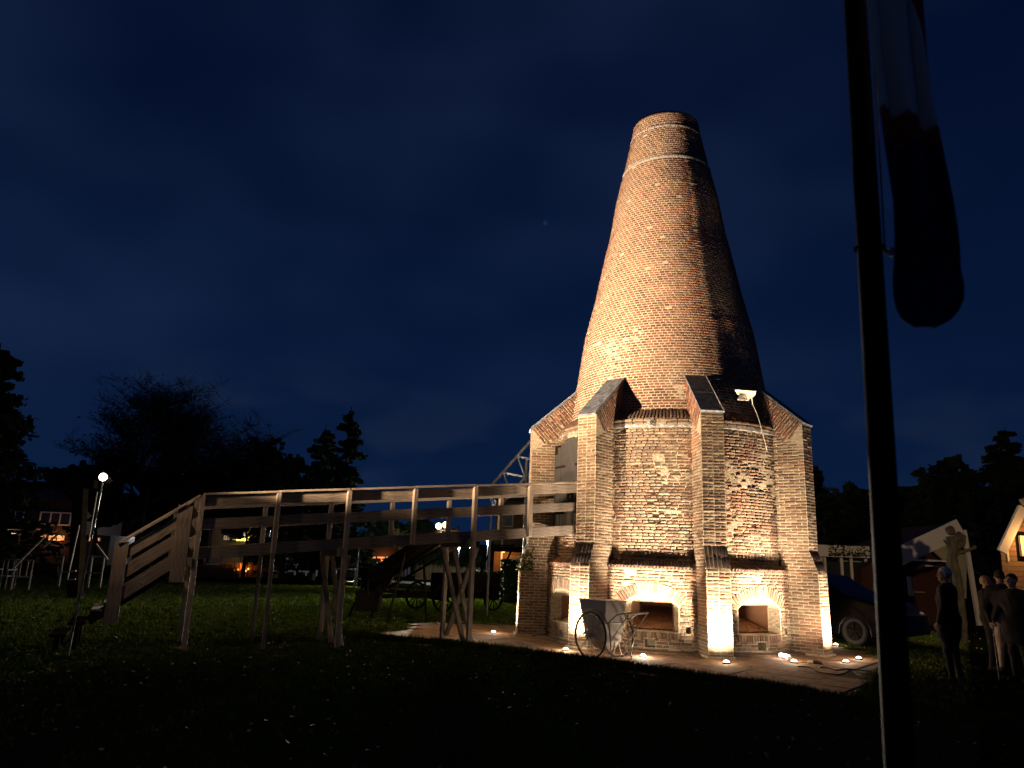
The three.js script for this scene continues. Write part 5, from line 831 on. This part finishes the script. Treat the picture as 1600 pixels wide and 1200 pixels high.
// ------------------------------------------------------------------ people
function meshField(center, halfSize, res, f, colorOf) {
  const mc = new MarchingCubes(res, M.cart, false, false, 60000); mc.isolation = 0; const hs = res / 2; let k = 0;
  for (let z = 0; z < res; z++) for (let y = 0; y < res; y++) for (let x = 0; x < res; x++) mc.field[k++] = -f(center.x + (x - hs) / hs * halfSize, center.y + (y - hs) / hs * halfSize, center.z + (z - hs) / hs * halfSize) / halfSize;
  mc.update(); const n = mc.count, g = new THREE.BufferGeometry(), p = new Float32Array(n * 3), nn = new Float32Array(n * 3), col = new Float32Array(n * 3), uv = new Float32Array(n * 2);
  for (let i = 0; i < n; i++) { const X = mc.positionArray[3 * i] * halfSize + center.x, Y = mc.positionArray[3 * i + 1] * halfSize + center.y, Z = mc.positionArray[3 * i + 2] * halfSize + center.z; p.set([X, Y, Z], 3 * i); for (let j = 0; j < 3; j++) nn[3 * i + j] = mc.normalArray[3 * i + j]; col.set(colorOf(X, Y, Z), 3 * i); uv[2 * i] = X * 1.5 + Z; uv[2 * i + 1] = Y * 1.5; }
  g.setAttribute('position', new THREE.BufferAttribute(p, 3)); g.setAttribute('normal', new THREE.BufferAttribute(nn, 3)); g.setAttribute('uv', new THREE.BufferAttribute(uv, 2)); g.setAttribute('color', new THREE.BufferAttribute(col, 3)); return g;
}
const cap = (px, py, pz, a, b, ra, rb) => { const bx = b.x - a.x, by = b.y - a.y, bz = b.z - a.z, qx = px - a.x, qy = py - a.y, qz = pz - a.z; let t = (qx * bx + qy * by + qz * bz) / (bx * bx + by * by + bz * bz + 1e-9); t = t < 0 ? 0 : t > 1 ? 1 : t; return Math.hypot(qx - bx * t, qy - by * t, qz - bz * t) - (ra + (rb - ra) * t); };
const ell = (x, y, z, c, rx, ry, rz) => (Math.hypot((x - c.x) / rx, (y - c.y) / ry, (z - c.z) / rz) - 1) * Math.min(rx, ry, rz);
const smin = (a, b, k) => { const h = Math.max(k - Math.abs(a - b), 0) / k; return Math.min(a, b) - h * h * k * 0.25; };
const pm = std([1, 1, 1], 0.95, { vertexColors: true });
function figure(label, base, yaw, H, o) {
  const t = thing('person', label, 'person', base, yaw), s = H / 1.75, sh = (o.shoulder || 0.20), q = (x, y, z) => V(x * s, y * s, z * s);
  const hipY = 0.90, arm = o.arms || [[0.24, 1.15, 0.0, 0.26, 0.90, 0.08], [-0.24, 1.15, 0.0, -0.26, 0.90, 0.08]];
  const leg = o.legs || [[0.10, 0.48, 0.02, 0.11, 0.08, -0.01], [-0.10, 0.48, 0.02, -0.11, 0.08, -0.01]];
  const B = []; const add = (a, b, ra, rb, c, k = 0.05) => B.push([q(...a), q(...b), ra * s, rb * s, c, k * s]);
  const coat = o.coat, tr = o.trousers, skin = o.skin || [0.42, 0.25, 0.17], shoe = o.shoe || [0.02, 0.017, 0.015];
  add([0, 0.93, 0], [0, 1.12, 0.005], 0.145, 0.135, coat); add([0, 1.12, 0.005], [0, 1.36, 0], 0.14, 0.145, coat); add([-sh + 0.05, 1.40, -0.01], [sh - 0.05, 1.40, -0.01], 0.085, 0.085, coat, 0.09); add([-0.09, 1.25, 0.03], [0.09, 1.25, 0.03], 0.11, 0.11, coat, 0.08); add([-0.07, 0.95, -0.01], [0.07, 0.95, -0.01], 0.125, 0.125, coat, 0.06);
  if (o.long) { add([0.07, 0.92, 0], [0.10, o.long, 0.02], 0.125, 0.14, coat, 0.1); add([-0.07, 0.92, 0], [-0.10, o.long, 0.02], 0.125, 0.14, coat, 0.1); add([0, 0.9, 0.02], [0, o.long, 0.03], 0.13, 0.13, coat, 0.1); }
  add([0, 1.42, -0.01], [0, 1.55, 0.012], 0.058, 0.054, skin, 0.03); if (o.scarf) add([-0.03, 1.46, 0.02], [0.03, 1.46, 0.02], 0.075, 0.075, o.scarf, 0.03);
  arm.forEach(([ex, ey, ez, wx, wy, wz]) => { const g = Math.sign(ex); add([g * sh, 1.40, -0.01], [ex, ey, ez], 0.064, 0.052, coat, 0.05); add([ex, ey, ez], [wx, wy, wz], 0.052, 0.038, coat, 0.03); });
  leg.forEach(([kx, ky, kz, ax, ay, az]) => { const g = Math.sign(kx); add([g * 0.09, hipY, 0], [kx, ky, kz], 0.095, 0.064, tr, 0.05); add([kx, ky, kz], [ax, ay + 0.02, az], 0.062, 0.042, tr, 0.03); add([ax, ay - 0.035, az - 0.03], [ax + g * 0.02, 0.035, az + 0.15], 0.045, 0.035, shoe, 0.03); });
  const fB = (x, y, z) => { let d = 9; for (const b of B) { const c = cap(x, y, z, b[0], b[1], b[2], b[3]); d = d > 8 ? c : smin(d, c, b[5]); } return d + (y < 1.40 * s ? 0.007 * noise.noise(x * 14 + H * 9, y * 7 + x * 6, z * 14) + 0.004 * noise.noise(x * 30, y * 13, z * 30 + H) : 0); };
  const cB = (x, y, z) => { let d = 9, c = coat; for (const b of B) { const e = cap(x, y, z, b[0], b[1], b[2], b[3]); if (e < d) { d = e; c = b[4]; } } if (y < 0.055 * s) c = shoe; return c; };
  const parts = [meshField(V(0, 0.78 * s, 0.02), 0.84 * s, 92, fB, cB)];
  // head
  const hc = q(0, 1.635, 0.02), ht = o.headTurn || 0, cy = Math.cos(ht), sy = Math.sin(ht), k = s;
  const toH = (x, y, z) => { const a = (x - hc.x) / k, b = (y - hc.y) / k, c = (z - hc.z) / k; return [a * cy - c * sy, b, a * sy + c * cy]; };
  const fH = (X, Y, Z) => { const [x, y, z] = toH(X, Y, Z), ax = Math.abs(x); let d = ell(x, y, z, V(0, 0.025, -0.012), 0.076, 0.092, 0.094); d = smin(d, ell(x, y, z, V(0, -0.035, 0.028), 0.057, 0.075, 0.062), 0.03); d = smin(d, ell(x, y, z, V(0, -0.088, 0.062), 0.024, 0.02, 0.02), 0.03); d = smin(d, cap(ax, y, z, V(0.01, 0.024, 0.080), V(0.04, 0.024, 0.068), 0.011, 0.009), 0.015); d = smin(d, cap(x, y, z, V(0, 0.012, 0.084), V(0, -0.024, 0.108), 0.008, 0.013), 0.012); d = smin(d, ell(ax, y, z, V(0.012, -0.03, 0.096), 0.011, 0.008, 0.01), 0.008); d = smin(d, cap(ax, y, z, V(0, -0.056, 0.088), V(0.018, -0.057, 0.079), 0.0075, 0.004), 0.006); d = Math.max(d, -ell(ax, y, z, V(0.031, 0.007, 0.092), 0.017, 0.011, 0.014)); d = smin(d, ell(ax, y, z, V(0.031, 0.006, 0.070), 0.0125, 0.0125, 0.0125), 0.003); d = smin(d, ell(ax, y, z, V(0.079, -0.008, -0.006), 0.010, 0.031, 0.02), 0.01); d = smin(d, cap(x, y, z, V(0, -0.16, -0.02), V(0, -0.06, -0.015), 0.054, 0.05), 0.03); return d * k; };
  const cH = (X, Y, Z) => { const [x, y, z] = toH(X, Y, Z), ax = Math.abs(x); if (z > 0.06 && Math.hypot(ax - 0.031, y - 0.006) < 0.0105) return Math.hypot(ax - 0.031, y - 0.006) < 0.005 ? [0.02, 0.015, 0.01] : [0.6, 0.57, 0.52]; if (z > 0.07 && y < -0.047 && y > -0.066 && ax < 0.022) return [0.36, 0.14, 0.11]; if (z > 0.055 && Math.abs(y - 0.027) < 0.006 && ax > 0.012 && ax < 0.046) return o.brow || [0.06, 0.04, 0.03]; return skin; };
  parts.push(meshField(hc, 0.19 * k, 76, fH, cH));
  // hands: palm, four fingers in two bends, thumb
  arm.forEach(([ex, ey, ez, wx, wy, wz]) => {
    const g = Math.sign(ex), w = q(wx, wy, wz), f = w.clone().sub(q(ex, ey, ez)).normalize(), inn = V(-g, 0, 0).addScaledVector(f, f.x * g).normalize(), side = f.clone().cross(inn).multiplyScalar(g).normalize(); if (side.z < 0) side.negate();   // thumb side looks forward
    const pt = (a, b, c) => w.clone().addScaledVector(f, a * s).addScaledVector(side, b * s).addScaledVector(inn, c * s); const F = []; const ad = (a, b, r0, r1) => F.push([a, b, r0 * s, r1 * s]);
    ad(pt(-0.03, 0, 0), pt(0.03, 0, 0), 0.027, 0.026); ad(pt(0.03, 0.024, 0), pt(0.085, 0.028, 0.004), 0.017, 0.013); ad(pt(0.03, -0.018, 0), pt(0.08, -0.026, 0.004), 0.017, 0.013); ad(pt(0.03, 0.003, 0), pt(0.088, 0.002, 0.004), 0.018, 0.014);
    const cu = o.grip && g === o.grip ? 1 : 0.35; [[0.030, 0.036, 0.034], [0.010, 0.042, 0.037], [-0.010, 0.039, 0.034], [-0.029, 0.030, 0.027]].forEach(([b, l1, l2]) => { const k0 = pt(0.086, b, 0.004), d1 = 0.5 + cu, k1 = k0.clone().addScaledVector(f, l1 * s * Math.cos(d1 * 0.7)).addScaledVector(inn, l1 * s * Math.sin(d1 * 0.7)), k2 = k1.clone().addScaledVector(f, l2 * s * Math.cos(d1 * 1.7)).addScaledVector(inn, l2 * s * Math.sin(d1 * 1.7)); ad(k0, k1, 0.0092, 0.0086); ad(k1, k2, 0.0086, 0.0072); });
    const th = pt(0.022, 0.028, 0.006), t1 = pt(0.055, 0.050, 0.018), t2 = pt(0.082, 0.052, 0.03); ad(th, t1, 0.0125, 0.010); ad(t1, t2, 0.010, 0.008);
    parts.push(meshField(pt(0.05, 0, 0.01), 0.125 * s, 60, (x, y, z) => { let d = 9; F.forEach((b, i) => { const c = cap(x, y, z, b[0], b[1], b[2], b[3]); d = d > 8 ? c : smin(d, c, (i < 4 ? 0.015 : 0.004) * s); }); return d; }, () => o.gloves || skin));
  });
  obj('body', mergeGeometries(parts), pm, t);
  if (o.hair) { const hv = o.hairStyle || 'short', fx = (X, Y, Z) => { const [x, y, z] = toH(X, Y, Z); let d = ell(x, y, z, V(0, 0.032, -0.018), 0.083, 0.094, 0.098); d += 0.004 * noise.noise(x * 55, y * 16, z * 55); if (hv === 'bun') d = smin(d, ell(x, y, z, V(0, 0.095, -0.075), 0.045, 0.045, 0.045), 0.02); if (hv === 'long') d = smin(d, ell(x, y, z, V(0, -0.06, -0.052), 0.085, 0.13, 0.055), 0.03); const cut = hv === 'fringe' ? -0.5 : z * 0.62 - (y - 0.018) ; d = Math.max(d, (cut) * 0.75); d = Math.max(d, -(y + (hv === 'long' ? 0.17 : 0.055)) * 0.9); if (hv === 'long') d = Math.max(d, (z - 0.03 - Math.max(0, (y - 0.03)) * 1.2) * 0.8); return d * k; }; obj('hair', meshField(hc, 0.21 * k, 60, fx, () => { const j = rr(0.8, 1.2); return o.hair.map((v) => v * j); }), pm, t); }
  return t;
}
const darkCoat = [0.010, 0.009, 0.010];
figure('man with short white hair in a dark coat standing right of the flagpole', gnd(1492, 1067), -2.35, 1.70, { coat: darkCoat, trousers: [0.01, 0.01, 0.012], hair: [0.55, 0.50, 0.46], hairStyle: 'short', long: 0.72, headTurn: 0.55, legs: [[0.11, 0.48, 0.03, 0.13, 0.08, 0.0], [-0.11, 0.48, 0.0, -0.13, 0.08, -0.05]], shoulder: 0.215 });
figure('person with blond hair in a dark jacket, leftmost of the group at the right edge', gnd(1553, 1047), 0.9, 1.60, { coat: [0.014, 0.011, 0.01], trousers: [0.014, 0.013, 0.014], hair: [0.46, 0.29, 0.12], hairStyle: 'long', headTurn: 0.3, shoulder: 0.185, arms: [[0.235, 1.14, 0.03, 0.10, 1.12, 0.24], [-0.24, 1.15, -0.02, -0.25, 0.90, 0.05]] });
figure('person with tied up dark hair and light trousers in the group at the right edge', gnd(1577, 1051), 2.6, 1.70, { coat: [0.010, 0.009, 0.009], trousers: [0.42, 0.30, 0.24], hair: [0.03, 0.016, 0.01], hairStyle: 'bun', shoulder: 0.19, arms: [[0.24, 1.14, 0.02, 0.09, 1.06, 0.23], [-0.24, 1.14, 0.02, -0.08, 1.08, 0.23]], legs: [[0.09, 0.48, 0.05, 0.10, 0.08, 0.06], [-0.09, 0.48, 0.0, -0.10, 0.08, -0.08]] });
const caneAt = gnd(1598, 1066);
figure('person in dark clothes leaning on a cane, cut by the right edge of the photo', caneAt, -1.15, 1.64, { coat: [0.010, 0.009, 0.010], trousers: [0.01, 0.01, 0.01], hair: [0.045, 0.03, 0.022], hairStyle: 'short', long: 0.74, grip: -1, arms: [[0.25, 1.15, -0.02, 0.27, 0.90, 0.06], [-0.25, 1.14, 0.06, -0.22, 0.96, 0.24]] });
{
  const c = Math.cos(-1.15), s = Math.sin(-1.15), k = 1.64 / 1.75, lx = -0.215 * k, lz = 0.30 * k, p = V(caneAt.x + lx * c + lz * s, 0, caneAt.z - lx * s + lz * c), t = thing('walking_cane', 'thin dark walking cane held by the person at the right edge', 'cane', p);
  obj('shaft', rod(V(0.02, 0.012, 0), V(0, 0.885, 0), 0.010, 0.011), std([0.12, 0.1, 0.09], 0.35), t); obj('handle', rod(V(-0.05, 0.892, 0.02), V(0.05, 0.892, -0.02), 0.013), M.darkWood, t); obj('ferrule', rod(V(0.02, 0, 0), V(0.019, 0.03, 0), 0.014), M.rubber, t);
}
// ------------------------------------------------------------------ parked car behind the kiln
{
  const fw = gnd(1347, 1010), yaw = 0.62, t = thing('parked_car', 'dark parked car partly hidden behind the right side of the kiln', 'car', fw.clone().add(V(0.62 * Math.cos(yaw) - 1.25 * Math.sin(yaw), 0, -0.62 * Math.sin(yaw) - 1.25 * Math.cos(yaw))), yaw); // front along +z
  const prof = [[-2.0, 0.32], [-2.02, 0.75], [-1.85, 0.98], [-1.55, 1.25], [-1.1, 1.44], [-0.3, 1.48], [0.25, 1.42], [0.95, 1.02], [1.75, 0.86], [2.02, 0.66], [2.05, 0.36], [1.62, 0.26], [1.58, 0.45], [1.42, 0.62], [1.20, 0.66], [0.98, 0.60], [0.86, 0.45], [0.82, 0.26], [-0.85, 0.26], [-0.9, 0.46], [-1.05, 0.61], [-1.27, 0.66], [-1.5, 0.6], [-1.63, 0.45], [-1.68, 0.28]];
  const g = new THREE.ExtrudeGeometry(new THREE.Shape(prof.map(([z, y]) => new THREE.Vector2(z, y))), { depth: 1.46, bevelEnabled: true, bevelThickness: 0.11, bevelSize: 0.07, bevelSegments: 5 }); g.translate(0, 0, -0.73); g.rotateY(-Math.PI / 2);
  { const p = g.attributes.position; for (let i = 0; i < p.count; i++) { const y = p.getY(i), z = p.getZ(i); if (y > 0.85) p.setX(i, p.getX(i) * (1 - 0.24 * (y - 0.85) / 0.65)); if (Math.abs(z) > 1.5) p.setX(i, p.getX(i) * (1 - 0.12 * (Math.abs(z) - 1.5) / 0.6)); } }
  obj('body', toCreasedNormals(g, 0.6), M.paint, t);
  const quad = (pts) => { const q = new THREE.BufferGeometry(); q.setAttribute('position', new THREE.BufferAttribute(new Float32Array(pts.flat()), 3)); q.setIndex([0, 1, 2, 0, 2, 3]); q.computeVertexNormals(); return boxUV(q); };
  const gl = new THREE.MeshPhysicalMaterial({ color: new THREE.Color().setRGB(0.006, 0.006, 0.007), roughness: 0.15, specularIntensity: 0.3, side: THREE.DoubleSide });
  for (const s of [1, -1]) { obj('window', quad([[s * 0.835, 1.0, 0.7], [s * 0.72, 1.36, 0.18], [s * 0.715, 1.38, -0.35], [s * 0.835, 1.0, -0.35]]), gl, t); obj('window', quad([[s * 0.835, 1.0, -0.4], [s * 0.715, 1.38, -0.4], [s * 0.725, 1.35, -1.0], [s * 0.835, 1.02, -1.35]]), gl, t); const h = new THREE.SphereGeometry(0.11, 14, 10); h.scale(1.2, 0.7, 0.5); h.translate(s * 0.56, 0.70, 2.0); obj('headlight', h, std([0.4, 0.4, 0.4], 0.1), t); obj('mirror', box(0.16, 0.11, 0.08, s * 0.95, 1.02, 0.62, 0.03), M.paint, t); obj('door_handle', box(0.02, 0.03, 0.16, s * 0.90, 0.86, -0.3), M.steel, t); }
  obj('windscreen', quad([[-0.66, 1.08, 0.93], [0.66, 1.08, 0.93], [0.58, 1.44, 0.32], [-0.58, 1.44, 0.32]]), gl, t);
  for (const [x, z] of [[0.76, 1.22], [-0.76, 1.22], [0.76, -1.27], [-0.76, -1.27]]) { const w = new THREE.Group(); w.name = 'wheel'; t.add(w); w.position.set(x, 0.33, z); const ty = new THREE.TorusGeometry(0.25, 0.085, 12, 36); ty.rotateY(Math.PI / 2); ty.scale(1.15, 1, 1); obj('tyre', ty, M.rubber, w); const r = new THREE.CylinderGeometry(0.19, 0.19, 0.15, 24); r.rotateZ(Math.PI / 2); obj('rim', r, M.darkIron, w); for (let i = 0; i < 5; i++) { const a = i * 1.2566; obj('spoke', rod(V(Math.sign(x) * 0.08, 0, 0), V(Math.sign(x) * 0.085, Math.cos(a) * 0.18, Math.sin(a) * 0.18), 0.022, 0.02, 6), M.darkIron, w); } }
}
// ------------------------------------------------------------------ flagpole and flag, close to the camera
{
  const z = -2.6, mid = at(1377, 700, z), b = V(mid.x - 0.014 * mid.y, 0, z), t = thing('flagpole', 'dark flagpole in the right foreground', 'flagpole', b); t.rotation.z = -0.014;
  const g = new THREE.CylinderGeometry(0.034, 0.048, 6.6, 40, 30); g.translate(0, 3.3, 0); obj('pole', g, M.pole, t);
  const ry = at(1362, 388, z).y; obj('collar', (() => { const c = new THREE.TorusGeometry(0.049, 0.006, 8, 36); c.rotateX(Math.PI / 2 + 0.12); c.translate(0, ry, 0); return c; })(), M.darkIron, t);
  obj('cleat', [rod(V(0.045, ry - 0.012, 0.01), V(0.075, ry - 0.02, 0.014), 0.008), rod(V(0.07, ry - 0.035, 0.014), V(0.074, ry + 0.0, 0.014), 0.008)], M.iron, t);
  obj('halyard', tube([V(0.04, ry - 0.02, 0.03), V(0.042, ry + 0.2, 0.03), V(0.046, 4.2, 0.03), V(0.044, 6.4, 0.02)], 0.0035, 60, 6), M.whiteWorn, t);
  const cap2 = new THREE.SphereGeometry(0.06, 20, 14); cap2.translate(0, 6.64, 0); obj('finial', cap2, M.iron, t);
  // the flag hangs in deep folds from the hoist above the frame
  const fz = -2.52, NY = 120, NX = 90, rows = [[-260, 1352, 1425], [0, 1350, 1444], [80, 1356, 1451], [160, 1366, 1462], [240, 1376, 1478], [320, 1388, 1494], [400, 1391, 1508], [440, 1391, 1513], [465, 1394, 1510], [485, 1400, 1500], [500, 1409, 1486], [512, 1428, 1462]];
  const edge = (py, c) => { for (let i = 0; i + 1 < rows.length; i++) if (py <= rows[i + 1][0]) { const f = (py - rows[i][0]) / (rows[i + 1][0] - rows[i][0]); return rows[i][c] + f * (rows[i + 1][c] - rows[i][c]); } return rows[rows.length - 1][c]; };
  const pos = [], col = [], uv = [], idx = [];
  for (let side = 0; side < 2; side++) for (let j = 0; j <= NY; j++) for (let i = 0; i <= NX; i++) {
    const v = j / NY, u = i / NX, py = -260 + 772 * v, px = edge(py, 1) * (1 - u) + edge(py, 2) * u; const amp = 0.03 * Math.min(1, 0.35 + v) * (1 - smooth(0.8, 1, v));
    const fold = amp * (Math.sin(u * 15 + v * 2.1) + 0.3 * Math.sin(u * 27 - v * 4 + 1)) + 0.05 * Math.sin(u * 3.1 + 0.3) * (1 - 0.8 * smooth(0.8, 1, v));
    const p = at(px, py, fz); pos.push(p.x - b.x, p.y, fz - b.z + fold - side * 0.0025); uv.push(p.x * 3, p.y * 3);
    // cloth coordinate across the stripes: the bands fall slantwise through the folds
    const w = (px - (1396 + Math.max(0, py) * 0.30)) / 50 + Math.max(0, py - 60) / 130 * Math.max(0, 1 - u * 1.2);
    col.push(...(w < 0.45 && py < 175 + 40 * u ? [0.68, 0.62, 0.56] : w < 0.85 && py < 230 ? [0.40, 0.02, 0.03] : [0.008, 0.012, 0.045]));
  }
  const N = (NX + 1) * (NY + 1), q = (s, i, j) => s * N + j * (NX + 1) + i;
  for (let s = 0; s < 2; s++) for (let j = 0; j < NY; j++) for (let i = 0; i < NX; i++) { const a = q(s, i, j), c = q(s, i + 1, j), d = q(s, i + 1, j + 1), e = q(s, i, j + 1); s ? idx.push(a, c, d, a, d, e) : idx.push(a, d, c, a, e, d); }
  for (let j = 0; j < NY; j++) for (const i of [0, NX]) idx.push(q(0, i, j), q(1, i, j), q(1, i, j + 1), q(0, i, j), q(1, i, j + 1), q(0, i, j + 1)); for (let i = 0; i < NX; i++) idx.push(q(0, i, NY), q(0, i + 1, NY), q(1, i + 1, NY), q(0, i, NY), q(1, i + 1, NY), q(1, i, NY));
  const fg = new THREE.BufferGeometry(); fg.setAttribute('position', new THREE.BufferAttribute(new Float32Array(pos), 3)); fg.setAttribute('uv', new THREE.BufferAttribute(new Float32Array(uv), 2)); fg.setAttribute('color', new THREE.BufferAttribute(new Float32Array(col), 3)); fg.setIndex(idx); fg.computeVertexNormals();
  const f = thing('flag', 'dark striped flag hanging in folds on the flagpole', 'flag', b); obj('cloth', fg, std([1, 1, 1], 0.85, { vertexColors: true, side: THREE.DoubleSide }), f);
  obj('hoist_rope', rod(V(0.05, at(1352, -260, z).y - 0.3, 0.05), V(0.045, 6.2, 0.03), 0.004), M.whiteWorn, f);
}
renderer.render(scene, camera);
